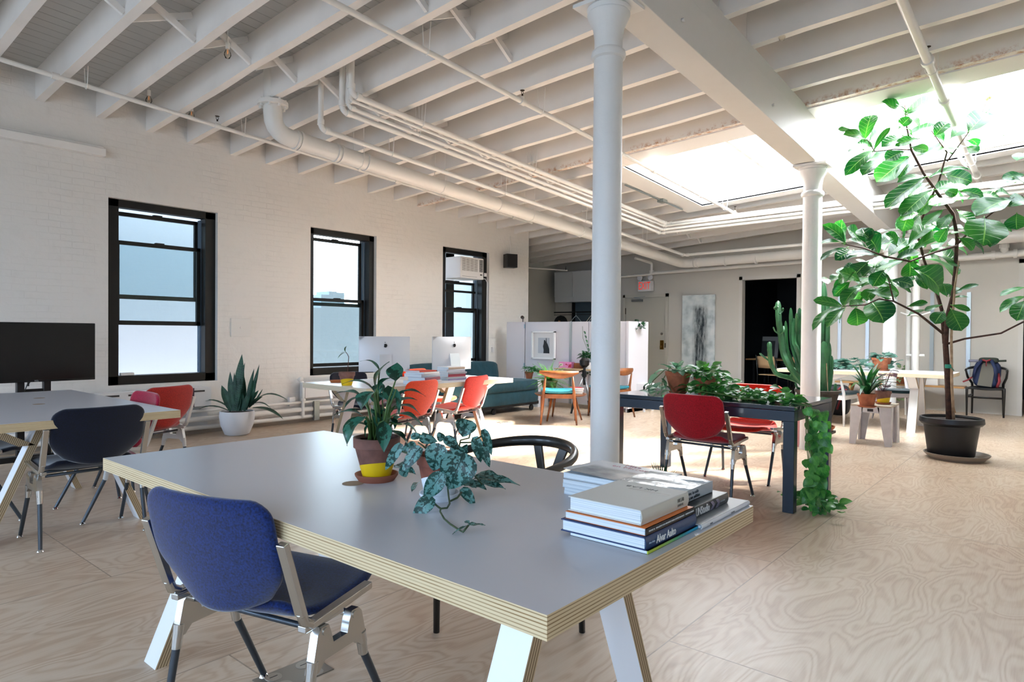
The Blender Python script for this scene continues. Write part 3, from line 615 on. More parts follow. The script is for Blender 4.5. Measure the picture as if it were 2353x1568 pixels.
t1=trestle_table(2.18,1.0,.74,'large grey topped foreground table with striped plywood edge, holding books and two plants',loc=(-1.79,1.43,0),holes=((-.01,-.11),),inset=.30)
t2=trestle_table(2.1,1.0,.74,'grey topped plywood table at the left edge in front of the television',loc=(-5.33,1.32,0),holes=((.05,.0),(-.42,.12)),inset=.42)
t3=trestle_table(2.0,1.0,.745,'white plywood table carrying the two silver computers by the windows',loc=(-5.2,4.58,0),rz=PI/2,inset=.32,top=LAMW,edge=mat_ply('pale plywood edge','Z',c1='e2d4b8',c2='b59a72'))
t4=trestle_table(2.1,1.0,.765,'pale plywood edged table in front of the far column, with a potted plant on it',loc=(-2.17,10.25,0),inset=.42,top=LAMW,edge=MATS['pale plywood edge'])
# tape patch on the left table edge
m=MB(); m.box(.035+.3+.35,.035+.3+.351,0,.01,0,.01)
# ---- shell chair with cast aluminium side frames. local forward = +Y
def fabric(name,col,dark):
    m=M_(name,col,.9,sheen=.4,spec=.2,bump=(420,.25,.001),var=(160,.2,dark)); return m
def shell_chair(mat,label,frame=ALU):
    t=thing('shell_chair',label,'chair')
    # seat: dished, rear edge curls up
    rows=[]; n=12
    for i in range(n+1):
        v=i/n; y=-.205+.455*v; row=[]
        zb=.452+.012*v-.022*math.sin(PI*min(1,v*1.1))+(.035*(1-v/.12)**2 if v<.12 else 0)-(.03*((v-.86)/.14)**2 if v>.86 else 0)
        w=.245*(1-.0*v)
        e=1
        if v>.72: e=math.sqrt(max(0,1-((v-.72)/.30)**2*.45))
        if v<.2: e=.78+.22*math.sin(v/.2*PI/2)
        for k in range(11):
            u=k/10*2-1; row.append(V(u*w*e,y-(.03*u*u if v>.5 else -.02*u*u*(1-v*2)),zb+.012*u*u))
        rows.append(row)
    m=MB(); m.shell(rows,.03); m.build('seat',mat,t,smooth=True,subd=1)
    # backrest: rounded top, tapered rounded bottom, leaning back, wrapping forward at the sides
    rows=[];n=14
    for i in range(n+1):
        v=i/n; z=.475+.325*v
        if v<.45: w=.245*(.66+.34*math.sin(PI/2*v/.45))
        elif v>.80: w=.245-.06*(1-math.sqrt(max(0,1-((v-.80)/.2)**2)))
        else: w=.245
        row=[]
        for k in range(13):
            u=k/12*2-1
            zz=z-(.05*(1-v/.45)*(1-u*u) if v<.45 else 0)+(.035*(1-v/.45) if v<.45 else 0)
            row.append(V(u*w,-.195-.10*v+.03*v*v+.045*u*u*(1-.3*v)-.045,zz))
        rows.append(row)
    m=MB(); m.shell(rows,.026); m.build('backrest',mat,t,smooth=True,subd=1)
    for s in (-1,1):
        x=s*.262
        f=MB(); f.bar((x,-.262,.69),(x,-.19,.475),.022,.03,(1,0,0)); f.tube([V(x,-.192,.485),V(x,-.18,.455),V(x,-.15,.437)],.016,8); f.bar((x,-.16,.437),(x,.10,.462),.022,.03,(1,0,0)); f.boxc((x-s*.01,-.1,.43),(.03,.16,.02)); f.build('side_frame',frame,t,bevel=.004)
        b=MB(); P=[(-.168,.30),(-.14,.30),(-.115,.325),(.015,.325),(.045,.30),(.073,.30),(.045,.405),(.03,.42),(.0,.42),(-.012,.395),(-.02,.362),(-.08,.362),(-.09,.395),(-.1,.42),(-.13,.42),(-.145,.405)]
        b.prism(P,(x+s*.004,0,0),(0,1,0),(0,0,1),.026)
        b.cyl((x-.03*s,-.115,.405),(x+.02*s,-.115,.405),.011,10); b.cyl((x-.03*s,.012,.405),(x+.02*s,.012,.405),.011,10)
        b.tube([V(x+s*.004,-.152,.335),V(x+s*.004,-.162,.262)],[.017,.0145],10); b.tube([V(x+s*.004,.055,.335),V(x+s*.004,.07,.262)],[.017,.0145],10)
        b.build('leg_bracket',frame,t,auto=40)
        for (a,c) in (((x+s*.004,-.160,.272),(x+s*.012,-.202,.012)),((x+s*.004,.068,.272),(x+s*.012,.200,.012))):
            l=MB(); l.tube([V(*a),V(*c)],[.0125,.0105],12); o=l.build('leg',STEEL,t,auto=40)
            g=MB(); g.lathe([(.016,0),(.018,.004),(.014,.012),(.007,.018)],(c[0],c[1],0),14); g.build('glide',CHROME,o,auto=40)
    u=MB(); u.tube([V(-.262,-.115,.405),V(.262,-.115,.405)],.009,8); u.tube([V(-.262,.012,.405),V(.262,.012,.405)],.009,8); u.build('crossbar',STEEL,t,smooth=True)
    return t
NAVYF=fabric('navy wool','0e2a68','06102e'); NAVYD=fabric('dark navy wool','0a0f26','05060f'); REDF=fabric('red wool','b50a1c','7c0612'); ORF=fabric('orange wool','f0480f','c93306'); OR2=fabric('bright red orange wool','ee2a0c','b81c06'); CRIM=fabric('crimson wool','b30f3c','7d0824'); REDO=fabric('brick red wool','bd2616','861509'); REDW=fabric('coral red wool','ea3a2a','c22a1d')
WHF=M_('white painted frame','e4e2df',.35)
def put(o,x,y,deg): o.location=(x,y,0); o.rotation_euler=(0,0,R(deg)); return o
put(shell_chair(NAVYF,'royal blue wool chair with aluminium frame in the foreground, its back to the camera'),-1.87,1.10,15)
put(shell_chair(NAVYD,'very dark navy chair at the end of the left table, seen from behind'),-4.56,1.37,90)
put(shell_chair(REDF,'deep red wool chair pushed under the near side of the dark blue table'),-2.12,4.87,-2)
put(shell_chair(OR2,'bright orange red chair facing the camera from behind the dark blue table'),-2.14,5.68,180)
put(shell_chair(ORF,'orange wool chair at the computer table, partly behind the tall potted plant'),-4.88,4.11,100)
put(shell_chair(REDW,'coral red chair at the right end of the computer table, seen from behind'),-4.98,4.95,104)
put(shell_chair(ORF,'orange chair on the window side of the computer table, mostly hidden behind books'),-5.82,5.42,-80)
put(shell_chair(NAVYD,'dark navy chair on the window side of the computer table, mostly hidden'),-5.86,4.42,-92)
put(shell_chair(CRIM,'crimson pink chair tucked behind the left table',WHF),-5.06,1.63,180)
put(shell_chair(REDO,'brick red chair with a white frame nearest the radiator under the window',WHF),-5.75,2.15,112)
put(shell_chair(NAVYD,'dark navy chair cut off by the left edge of the picture under the table'),-5.45,1.0,0)
# ---- dark blue metal table
BLUEM=M_('dark blue lacquered metal','15283a',.28,.1,coat=.3); 
def blue_table():
    x0,x1,y0,y1,h=-2.92,-1.445,4.75,5.70,.745
    t=thing('dark_metal_table','glossy dark blue metal table covered in trailing green plants','table',((x0+x1)/2,(y0+y1)/2,0)); cx,cy=(x0+x1)/2,(y0+y1)/2; hx,hy=(x1-x0)/2,(y1-y0)/2
    m=MB(); m.box(-hx,hx,-hy,hy,h-.03,h); m.build('tabletop',M_('gloss blue tabletop','1b2e3c',.1,.0,coat=.6,bump=(3,.02,.01)),t,bevel=.003)
    m=MB(); w=.075
    for a in ((-hx,hx,-hy,-hy+w),(-hx,hx,hy-w,hy),(-hx,-hx+w,-hy+w,hy-w),(hx-w,hx,-hy+w,hy-w)): m.box(*a,h-.105,h-.033)
    m.build('apron',BLUEM,t,bevel=.003)
    for sx in(-1,1):
        for sy in (-1,1):
            m=MB(); x=sx*(hx-w/2); y=sy*(hy-w/2); m.box(x-w/2,x+w/2,y-w/2,y+w/2,0,h-.105); m.build('leg',BLUEM,t,bevel=.003)
blue_table()
# ---- wishbone chairs. local forward +Y
def wishbone(label,mat=BLKW,seatm=None):
    t=thing('wishbone_chair',label,'chair')
    # curved top rail: semicircle, ends forward
    pts=[];rs=[]
    for i in range(25):
        a=PI*(i/24); pts.append(V(-.265*math.cos(a)*1.0,.10-.34*math.sin(a)**.8,.725+.04*math.sin(a))); rs.append(.0135+.006*math.sin(a))
    pts=[V(-.262,.19,.715)]+pts+[V(.262,.19,.715)]; rs=[.012]+rs+[.012]
    m=MB(); m.tube(pts,rs,12,flat=1.25); m.build('top_rail',mat,t,smooth=True)
    m=MB()
    base=V(0,-.19,.46)
    m.bar(base,base+V(0,-.012,.09),.075,.014,(0,1,0)); m.bar(base+V(0,-.01,.07),V(-.075,-.238,.75),.03,.014,(0,1,0),w2=.045); m.bar(base+V(0,-.01,.07),V(.075,-.238,.75),.03,.014,(0,1,0),w2=.045)
    m.build('wishbone_splat',mat,t,bevel=.003)
    for s in (-1,1):
        m=MB(); m.tube([V(s*.235,.215,0),V(s*.238,.21,.42),V(s*.238,.21,.455)],[.013,.0185,.017],12); m.build('leg',mat,t,smooth=True)
        m=MB(); m.tube([V(s*.205,-.20,0),V(s*.2,-.185,.42),V(s*.205,-.15,.5),V(s*.25,-.0,.6),V(s*.268,.09,.72)],[.013,.018,.019,.017,.013],12); m.build('leg',mat,t,smooth=True)
        m=MB(); m.bar((s*.205,-.18,.31),(s*.238,.21,.31),.016,.03); m.build('stretcher',mat,t,bevel=.003)
    for (y,z,w) in ((.21,.30,.238),(-.185,.26,.2)):
        m=MB(); m.cyl((-w,y,z),(w,y,z),.010,10); m.build('stretcher',mat,t,smooth=True)
    m=MB(); rows=[]
    for i in range(7):
        v=i/6; y=-.19+.41*v; w=.2+.036*v; rows.append([V((k/6*2-1)*w,y,.435-.018*math.sin(PI*v)*math.cos((k/6-.5)*PI)) for k in range(7)])
    m.shell(rows,.03); m.build('seat',seatm or M_('black paper cord','171717',.8,bump=(150,.6,.003)),t,smooth=True)
    return t
put(wishbone('black wishbone chair behind the foreground table, its curved back rail facing the camera'),-1.74,2.08,178)
put(wishbone('black wishbone chair against the far wall with a backpack on its seat'),-.98,12.82,180)
# ---- backpack on the far chair
bp=thing('backpack','navy and grey backpack with red straps propped on the black chair','bag',(-.98,12.84,.455),0)
NV=M_('navy nylon','1f2d52',.7); GRY=M_('grey canvas','6e6a60',.85,bump=(200,.3,.001)); RDN=M_('dark red webbing','8c2a32',.7); BKN=M_('black nylon','15171a',.6); OLV=M_('olive flap','3a4238',.8)
def pillow(m,c,sz,mat=None,n=10,sq=.55,rot=None):
    vs=[];Mx=rot or Matrix.Identity(3)
    def f(a): return math.copysign(abs(a)**sq,a)
    for i in range(n+1):
        t_=PI*i/n-PI/2
        for k in range(2*n):
            p=PI*k/n; v=V(f(math.cos(t_))*f(math.cos(p))*sz[0]/2,f(math.cos(t_))*f(math.sin(p))*sz[1]/2,f(math.sin(t_))*sz[2]/2); vs.append(V(*c)+Mx@v)
    k2=2*n; fs=[(i*k2+k,i*k2+(k+1)%k2,(i+1)*k2+(k+1)%k2,(i+1)*k2+k) for i in range(n) for k in range(k2)]
    m.add(vs,fs,mat)
LT=Matrix.Rotation(R(-14),3,'X')@Matrix.Rotation(R(4),3,'Y')
m=MB(); pillow(m,(0,.0,.2),(.36,.17,.43),rot=LT); m.build('body',NV,bp,smooth=True)
m=MB(); P=[(-.11,0),(.07,-.02),(.11,.36),(-.02,.40),(-.06,.34)]; m.prism([(x*1.05,z+.02) for x,z in P],(0,-.125,.0),(1,0,0),(0,.22,.97),.03); m.build('front_panel',GRY,bp,bevel=.008)
m=MB(); m.tube([V(.0,-.125,.42),V(.0,-.14,.33)],.016,8,flat=.4); m.tube([V(-.05,-.1,.43),V(0,-.13,.41),V(.05,-.1,.43)],.014,8); m.build('buckle_strap',RDN,bp,smooth=True)
m=MB(); m.tube([V(-.15,-.02,.18),V(-.24,-.12,.1),V(-.3,-.14,.07)],.02,8,flat=.5); m.build('strap',RDN,bp,smooth=True)
m=MB(); m.tube([V(.15,-.08,.22),V(.17,-.14,.1),V(.14,-.14,.0)],.02,8,flat=.5); m.build('strap',RDN,bp,smooth=True)
m=MB(); m.tube([V(-.06,-.08,.43),V(-.14,-.15,.3),V(-.17,-.14,.15)],[.03,.036,.02],8,flat=.4); m.build('shoulder_strap',NV,bp,smooth=True)
m=MB(); m.tube([V(.06,-.08,.43),V(.12,-.15,.3),V(.13,-.14,.1)],[.03,.036,.02],8,flat=.4); m.build('shoulder_strap',NV,bp,smooth=True)
m=MB(); pillow(m,(.02,.02,.42),(.26,.2,.09)); m.bar((.1,.02,.41),(.24,.0,.42),.05,.03); m.build('top_flap',OLV,bp,smooth=True)
m=MB(); m.cyl((-.08,0,.41),(-.24,-.02,.405),.02,8); m.build('water_tube',M_('grey lilac plastic','8b8a9a',.5),bp,smooth=True)
# ---- wooden elbow-less dining chair with teal seat. local forward +Y
OAK=M_('warm oiled wood','9a5a2c',.38,coat=.2,var=(9,.35,'6f3d1c'),bump=(30,.1,.002)); TEALV=M_('teal leather','2f8fa0',.5,bump=(12,.3,.006),var=(5,.3,'1c6f80'))
def elbow_chair(label,wood=OAK,seatm=TEALV,round_=False):
    t=thing('wooden_chair',label,'chair')
    m=MB(); rows=[]
    for i in range(17):
        u=i/16*2-1; a=u*1.05; x=.27*math.sin(a)/math.sin(1.05); y=-.2-.09*(math.cos(a)-math.cos(1.05))/(1-math.cos(1.05)); h=.035+.075*math.cos(u*PI/2)**1.2
        top=.735+.008*math.cos(u*PI/2); th=.012
        rows.append([V(x,y-th,top-h),V(x,y-th*1.3,top-h*.5),V(x,y-th*.4,top),V(x,y+th,top-.005),V(x,y+th*1.2,top-h*.5),V(x,y+th*.8,top-h)])
    m.grid(rows,close=True); m.add(rows[0],[tuple(range(6))]); m.add(rows[-1],[tuple(reversed(range(6)))]); m.build('back_rail',wood,t,smooth=True)
    for s in (-1,1):
        m=MB(); m.tube([V(s*.245,-.275,0),V(s*.215,-.215,.3),V(s*.205,-.2,.45),V(s*.185,-.262,.66)],[.012,.02,.021,.011],12); m.build('leg',wood,t,smooth=True)
        m=MB(); m.tube([V(s*.245,.215,0),V(s*.235,.2,.3),V(s*.23,.195,.435)],[.011,.019,.02],12); m.build('leg',wood,t,smooth=True)
    m=MB(); m.bar((-.21,-.2,.385),(.21,-.2,.385),.02,.06); m.bar((-.23,.195,.395),(.23,.195,.395),.02,.06)
    for s in (-1,1): m.bar((s*.21,-.2,.385),(s*.23,.195,.395),.02,.055)
    m.build('seat_frame',wood,t,bevel=.004)
    m=MB(); rows=[]
    for i in range(9):
        v=i/8; y=-.225+.46*v; w=.22+.04*v-(.03 if i in(0,8) else 0); rows.append([V((k/8*2-1)*w,y,.445+.012*(k/8*2-1)**2-.012*math.sin(PI*v)) for k in range(9)])
    m.shell(rows,.045); m.build('seat',seatm,t,smooth=True,subd=1); return t
put(elbow_chair('honey wood chair with teal seat, curved back to the camera, left of the near column'),-5.44,7.45,37)
put(elbow_chair('second honey wood chair with teal seat, mostly hidden behind the near column'),-5.28,8.55,75)
WCH=M_('pale lilac white paint','cfc9cd',.4); DKT=M_('dark teal velvet','0f3840',.8,sheen=.4); TL2=M_('blue teal velvet','0d4f66',.8,sheen=.4)
put(elbow_chair('white wooden chair with dark green seat beside the far table, right of the small stool',WCH,DKT),-1.9,11.0,-150)
put(elbow_chair('white wooden chair with blue teal seat between the cactus pot and the small stool',M_('white paint gloss','e3e2e4',.35),TL2),-2.52,10.1,-10)
# ---- teal sofa on casters
def sofa():
    TV=M_('teal velvet','06414f',.8,sheen=.1,bump=(7,.6,.02),var=(6,.35,'0a3742'))
    t=thing('sofa','low teal velvet sofa on casters behind the computer table','sofa',(-7.08,7.45,0),0)
    def cush(nm,c,sz,rot=None,sq=.32):
        m=MB(); pillow(m,c,sz,None,12,sq,rot); m.build(nm,TV,t,smooth=True)
    cush('base',(0,0,.25),(1.0,2.15,.24),sq=.12); cush('seat_cushion',(.06,0,.42),(.95,2.1,.17),sq=.2)
    cush('backrest',(-.47,0,.56),(.22,2.1,.42),Matrix.Rotation(R(-8),3,'Y'),.3)
    m=MB(); m.box(-.48,.48,-1.04,1.04,.10,.15); m.build('underframe',BLACK,t)
    for x in (-.4,.42):
        for y in (-.95,.0,.92):
            c=MB(); c.cyl((x-.012,y,.045),(x+.012,y,.045),.045,14); c.boxc((x,y,.1),(.04,.03,.05)); c.build('caster',BLACK,t,auto=40)
sofa()
# ---- TV on rolling stand
def tv():
    t=thing('television','large flat black television on a black rolling stand, at the left edge','television',(-6.9,1.70,0),R(90))
    # local +Y points to -X world; screen faces local -Y (toward +X world)
    S=M_('dark screen','0c0b09',.25,spec=.4); m=MB(); m.box(-.455,.455,-.03,.03,.785,1.305); m.build('casing',M_('black bezel','0b0b0b',.3),t,bevel=.006)
    m=MB(); m.box(-.445,.445,-.033,-.031,.805,1.297); m.build('screen',S,t)
    txt('TCL',(0,-.034,.794),(R(90),0,0),.018,'d0d0d0',t,'logo')
    m=MB()
    m.box(-.125,-.07,.03,.09,.12,1.2); m.box(.07,.125,.03,.09,.12,1.2); m.box(-.07,.07,.045,.075,.69,.72); m.box(-.17,.17,.03,.06,1.1,1.3); m.build('post',BLACK,t,bevel=.005)
    m=MB(); m.box(-.45,-.39,-.33,.4,.09,.14); m.box(.39,.45,-.33,.4,.09,.14); m.box(-.45,.45,.03,.1,.09,.14); m.box(-.33,.33,-.2,.1,.4,.42); m.build('base',BLACK,t,bevel=.005)
    for x in(-.42,.42):
        for y in (-.28,.35):
            c=MB(); c.cyl((x-.012,y,.035),(x+.012,y,.035),.035,14); c.boxc((x,y,.075),(.04,.04,.03)); o=c.build('caster',BLACK,t,auto=40)
    m=MB(); m.tube([V(-.04,.03,.79),V(-.05,.04,.76),V(-.07,.04,.7),V(-.08,.05,.45)],.004,6); m.tube([V(.0,.03,.79),V(-.02,.03,.8),V(-.04,.03,.77)],.004,6); m.boxc((-.045,.03,.765),(.012,.012,.035)); m.build('cable',BLACK,t)
FONTM={}
def txt(s,loc,rot,size,col,parent,name='lettering',ext=.0004,align='CENTER',bold=False,sx=1,emit=0,label=None):
    c=bpy.data.curves.new(name,'FONT'); c.body=s; c.size=size; c.extrude=ext; c.align_x=align; c.align_y='CENTER'; c.offset=.012*size if bold else 0; c.resolution_u=3
    tmp=bpy.data.objects.new('tmp',c); me=bpy.data.meshes.new_from_object(tmp); bpy.data.objects.remove(tmp); me.materials.clear()
    o=bpy.data.objects.new(name,me); COL.objects.link(o); o.location=loc; o.rotation_euler=rot; o.scale=(sx,1,1)
    o.parent=parent; mt=M_('lettering '+col+('e' if emit else ''),col,.6,emit=emit); me.materials.append(mt)
    if label: o['label']=label
    return o
tv()
# ---- computers
def computer(px_c,label,loc,rz,bscale=1):
    t=thing('desktop_computer',label,'computer',loc,rz)
    AL=M_('satin aluminium','e2e3e6',.45,.25); m=MB()
    # screen shell, local: back faces -Y (towards camera). tilt handled by rz only
    w,h,z0=.264,.365,.09; rows=[]
    for j in range(9):
        v=j/8; zz=z0+h*v; row=[]
        for k in range(9):
            u=k/8*2-1; d=.04*(1-abs(u)**2.5)*(1-abs(v*2-1)**2.5); row.append(V(u*w,-.006-d,zz))
        rows.append(row)
    m.grid(rows); m.box(-w,w,-.006,.004,z0,z0+h); m.build('housing',AL,t,auto=60)
    m=MB(); m.box(-w+.01,w-.01,.0045,.006,z0+.07,z0+h-.01); m.build('screen',M_('dark screen','0c0b09',.25),t)
    m=MB(); m.bar((0,-.045,.27),(0,-.105,.01),.13,.006,(0,1,0)); m.box(-.08,.08,-.115,.07,0,.008); m.build('stand',M_('bright aluminium stand','e6e8ec',.3,.5),t,bevel=.002)
    # round fruit mark with a bite and a leaf
    m=MB(); pts=[]
    for k in range(40):
        a=2*PI*k/40; r=1-.12*math.cos(2*a+PI)*0; x=math.cos(a)*(.92+.06*math.sin(a)); y=math.sin(a)*.98-.14*math.exp(-(x*x)/.05)*(1 if math.sin(a)>0 else -.6)
        dx,dy=x-1.02,y-.12
        if dx*dx+dy*dy<.17: q=.41/math.sqrt(dx*dx+dy*dy); x,y=1.02+dx*q,.12+dy*q
        pts.append((x*.019,y*.021))
    m.prism(pts,(0,-.048,z0+.27),(-1,0,0),(0,0,1),.003); m.prism([(0,0),(.006,.004),(.009,.013),(.002,.010)],(0,-.048,z0+.297),(-1,0,0),(0,0,1),.003)
    m.build('logo',M_('near black logo','111214',.3),t)
    m=MB()
    for k in range(6): m.box(.10+.016*k,.109+.016*k,-.013,-.008,z0+.06,z0+.07)
    m.build('ports',M_('port grey','5c5f66',.5),t); return t
c1=atd(878,891,5.95); c2_=atd(1040,874,6.62)
computer(0,'left silver computer seen from behind, next to the small potted cutting',(-5.42,4.36,.745),R(62)) 
computer(0,'right silver computer seen from behind, behind the short stack of books',(-5.22,5.14,.745),R(82))
# ================================================================ PLANTS
SHAPE={'fig':lambda v:max(0,math.sin(PI*v**1.25))**.6*(.78+.22*v),'heart':lambda v:max(0,math.sin(PI*min(1,(v+.03)/1.03)**.62))**.75,'lance':lambda v:max(0,math.sin(PI*v**.8))**1.05,'strap':lambda v:(.55+.45*min(1,v*4))*(1 if v<.55 else max(0,1-((v-.55)/.45)**1.6)),'round':lambda v:max(0,math.sin(PI*v))**.5}
class PB(MB):
    def __init__(s): super().__init__(); s.uvs={}
    def leaf(s,a,b,w,shape='heart',bow=.12,fold=.18,up=None,mat=None,n=7,wav=.0,twist=0,droop=0):
        a=Vector(a);b=Vector(b);d=b-a;L_=d.length
        if L_<1e-5: return
        d/=L_; up=Vector(up) if up is not None else ((CAMP-a).normalized()*.75+V(0,0,.65))
        nrm=up-d*up.dot(d)
        if nrm.length<1e-3: nrm=d.orthogonal()
        nrm.normalize()
        if twist: nrm=Quaternion(d,twist)@nrm
        side=d.cross(nrm); f=SHAPE[shape]; vs=[];fs=[];uv=[]; us=(-1,-.5,0,.5,1); ph=rnd.uniform(0,6)
        for i in range(n+1):
            v=i/n; ww=f(v)*w/2; c=a+d*L_*v+nrm*(bow*L_*4*v*(1-v)); c=c-V(0,0,droop*L_*v*v)
            if i==0: ww=max(ww,w*.02)
            for u in us:
                vs.append(c+side*u*ww+nrm*(fold*abs(u)*ww+wav*w*math.sin(v*11+ph+u*2)*abs(u))); uv.append((u,v))
        for i in range(n):
            for k in range(4): q=i*5+k; fs.append((q,q+1,q+6,q+5))
        b0=len(s.v); s.add(vs,fs,mat)
        for k,q in enumerate(uv): s.uvs[b0+k]=q
    def build(s,name,mat=None,parent=None,**kw):
        o=super().build(name,mat,parent,**kw); me=o.data; l=me.uv_layers.new(name='UVMap')
        for lp in me.loops: l.data[lp.index].uv=s.uvs.get(lp.vertex_index,(0,0))
        return o
def veined(name,c1,c2,vein,rough=.35,nv=7,scale=6,trans=.35,spots=None,vw=.055,slope=.9,vs=.55,bands=None,ss=45):
    m=mat_leaf(name,c1,c2,None,rough,scale,trans); N=m.node_tree.nodes; L=m.node_tree.links; b=N['Principled BSDF']
    src=b.inputs['Base Color'].links[0].from_socket
    uv=N.new('ShaderNodeUVMap'); sep=N.new('ShaderNodeSeparateXYZ'); L.new(uv.outputs[0],sep.inputs[0]); au=mathn(N,L,'ABSOLUTE',sep.outputs[0])
    fr=mathn(N,L,'FRACT',mathn(N,L,'SUBTRACT',mathn(N,L,'MULTIPLY',sep.outputs[1],nv),mathn(N,L,'MULTIPLY',mathn(N,L,'POWER',au,.8),slope*1.6)))
    ds=mathn(N,L,'ABSOLUTE',mathn(N,L,'SUBTRACT',fr,.5)); s1=N.new('ShaderNodeMapRange'); s1.inputs[1].default_value=vw; s1.inputs[2].default_value=0; s1.inputs[4].default_value=vs; L.new(ds,s1.inputs[0])
    s2=N.new('ShaderNodeMapRange'); s2.inputs[1].default_value=.05; s2.inputs[2].default_value=.02; s2.inputs[4].default_value=min(1,vs*1.4); L.new(au,s2.inputs[0])
    mask=mathn(N,L,'MAXIMUM',s1.outputs[0],s2.outputs[0]); col=src
    if spots:
        tc=N.new('ShaderNodeTexCoord'); n2=N.new('ShaderNodeTexNoise'); n2.inputs['Scale'].default_value=ss; n2.inputs['Detail'].default_value=4; n2.inputs['Roughness'].default_value=.6; L.new(tc.outputs['Object'],n2.inputs['Vector'])
        r2=ramp(N,[(.485,(0,0,0,1)),(.515,(1,1,1,1))]); L.new(mathn(N,L,'MULTIPLY_ADD',mathn(N,L,'ABSOLUTE',mathn(N,L,'SUBTRACT',au,.5)),-.12,mathn(N,L,'ADD',n2.outputs['Fac'],.03)),r2.inputs[0])
        mx=N.new('ShaderNodeMix'); mx.data_type='RGBA'; L.new(r2.outputs[0],mx.inputs[0]); L.new(col,mx.inputs[6]); mx.inputs[7].default_value=srgb(spots); col=mx.outputs[2]
    mx=N.new('ShaderNodeMix'); mx.data_type='RGBA'; L.new(mask,mx.inputs[0]); L.new(col,mx.inputs[6]); mx.inputs[7].default_value=srgb(vein); L.new(mx.outputs[2],b.inputs['Base Color'])
    for nd in N:
        if nd.type=='HUE_SAT': L.new(mx.outputs[2],nd.inputs['Color'])
    bp=N.new('ShaderNodeBump'); bp.inputs['Strength'].default_value=.5; bp.inputs['Distance'].default_value=.004; bp.invert=True; L.new(mask,bp.inputs['Height']); L.new(bp.outputs[0],b.inputs['Normal']); return m
FIG=veined('fiddle leaf','14472a','2f6a30','6f9f52',.28,7,2.2,.27); AGL=veined('aglaonema leaf','0d2f22','173f2a','1c4a33',.3,6,10,.2,spots='2f6a58',vs=.2,ss=28); SCI=veined('silver splashed leaf','12362f','1c4a40','123a33',.35,5,10,.15,spots='5f8f8a',vs=.7,vw=.03,ss=75)
POT=veined('pothos leaf','2a6632','55964a','7db866',.3,4,14,.3,vs=.25); SNK=veined('snake plant leaf','1c3a2c','2f5540','44705a',.45,22,12,.08,vs=.4,vw=.2,slope=.3); DKG=veined('dark strap leaf','163a22','27582f','3a6b3c',.3,1,8,.2,vs=.1)
SILV=veined('grey green pothos leaf','3d6b52','7fa88a','9cc2a4',.4,4,12,.3,vs=.3)
FERNM=mat_leaf('fern frond','35702f','5b9644',None,.6,10,.35); PURP=veined('burgundy leaf','2c1418','45202a','6b3a40',.35,5,8,.15); CACT=M_('cactus skin','2f6a3c',.5,var=(9,.3,'1c4a2c')); CACE=M_('cactus rib','6a9a5c',.6)
def clay(t,r0,r1,h,mat=TERRA,z=0,rim=.03,n=32,paint=None,name='pot'):
    m=MB(); pr=[(r0,z),(r0*1.02,z+.004),(r1*.93,z+h-rim),(r1,z+h-rim+.001),(r1*1.01,z+h),(r1*.93,z+h),(r1*.9,z+h-.012)]; m.lathe(pr,n=n,mat=mat,capt=False)
    o=m.build(name,None,t,auto=40)
    if paint:
        pm,ph=paint; q=MB(); rr=r0+(r1*.93-r0)*ph/(h-rim)
        vs=[];fs=[]
        for k in range(n):
            a=2*PI*k/n; hh=ph*(1+.35*math.sin(a+2)) if isinstance(paint,tuple) else ph; ra=r0+(r1*.93-r0)*hh/(h-rim)
            vs+=[(r0*1.012*math.cos(a),r0*1.012*math.sin(a),z+.001),(ra*1.012*math.cos(a),ra*1.012*math.sin(a),z+hh)]
        for k in range(n): j=(k+1)%n; fs.append((2*k,2*j,2*j+1,2*k+1))
        q.add(vs,fs); q.build('painted_band',pm,o,smooth=True)
    s=MB(); s.lathe([(0.001,z+h-.018),(r1*.91,z+h-.016)],n=n,capb=False,capt=False); s.build('soil',SOIL,t); return o
def saucer(t,r,z=0,mat=TERRA,h=.022):
    m=MB(); m.lathe([(r*.82,z),(r*.98,z+h*.7),(r,z+h),(r*.93,z+h),(r*.8,z+.006),(.001,z+.006)],n=32); return m.build('saucer',mat,t,auto=40)
def Rg(o): # picture crop -> pixel helper
    x0,y0,s=o; return lambda x,y:(x0+x/s,y0+y/s)
# ---- fiddle leaf fig
fx,fy=-.905,8.06
t=thing('fiddle_leaf_fig','tall fiddle leaf fig tree in a big black pot, reaching up to the skylight','tree',(fx,fy,0))
inv=V(fx,fy,0); FD=6.74
def fp(px,py,d=0): return atd(px,py,FD+d)-inv
BLP=M_('black nursery plastic','0e0f11',.45,bump=(30,.1,.003)); m=MB(); m.lathe([(.20,.03),(.205,.04),(.245,.34),(.265,.345),(.285,.37),(.28,.415),(.262,.42),(.255,.40)],n=40,capt=False); m.build('pot',BLP,t,auto=40)
m=MB(); m.lathe([(.001,.385),(.258,.39)],n=32,capb=False,capt=False); m.build('soil',SOIL,t)
m=MB(); m.lathe([(.23,0),(.275,.045),(.285,.06),(.272,.062),(.23,.012),(.001,.012)],(.05,-.03,0),36,sx=1.02); m.build('saucer',M_('clear grey plastic saucer','8d7f70',.35),t,auto=40)
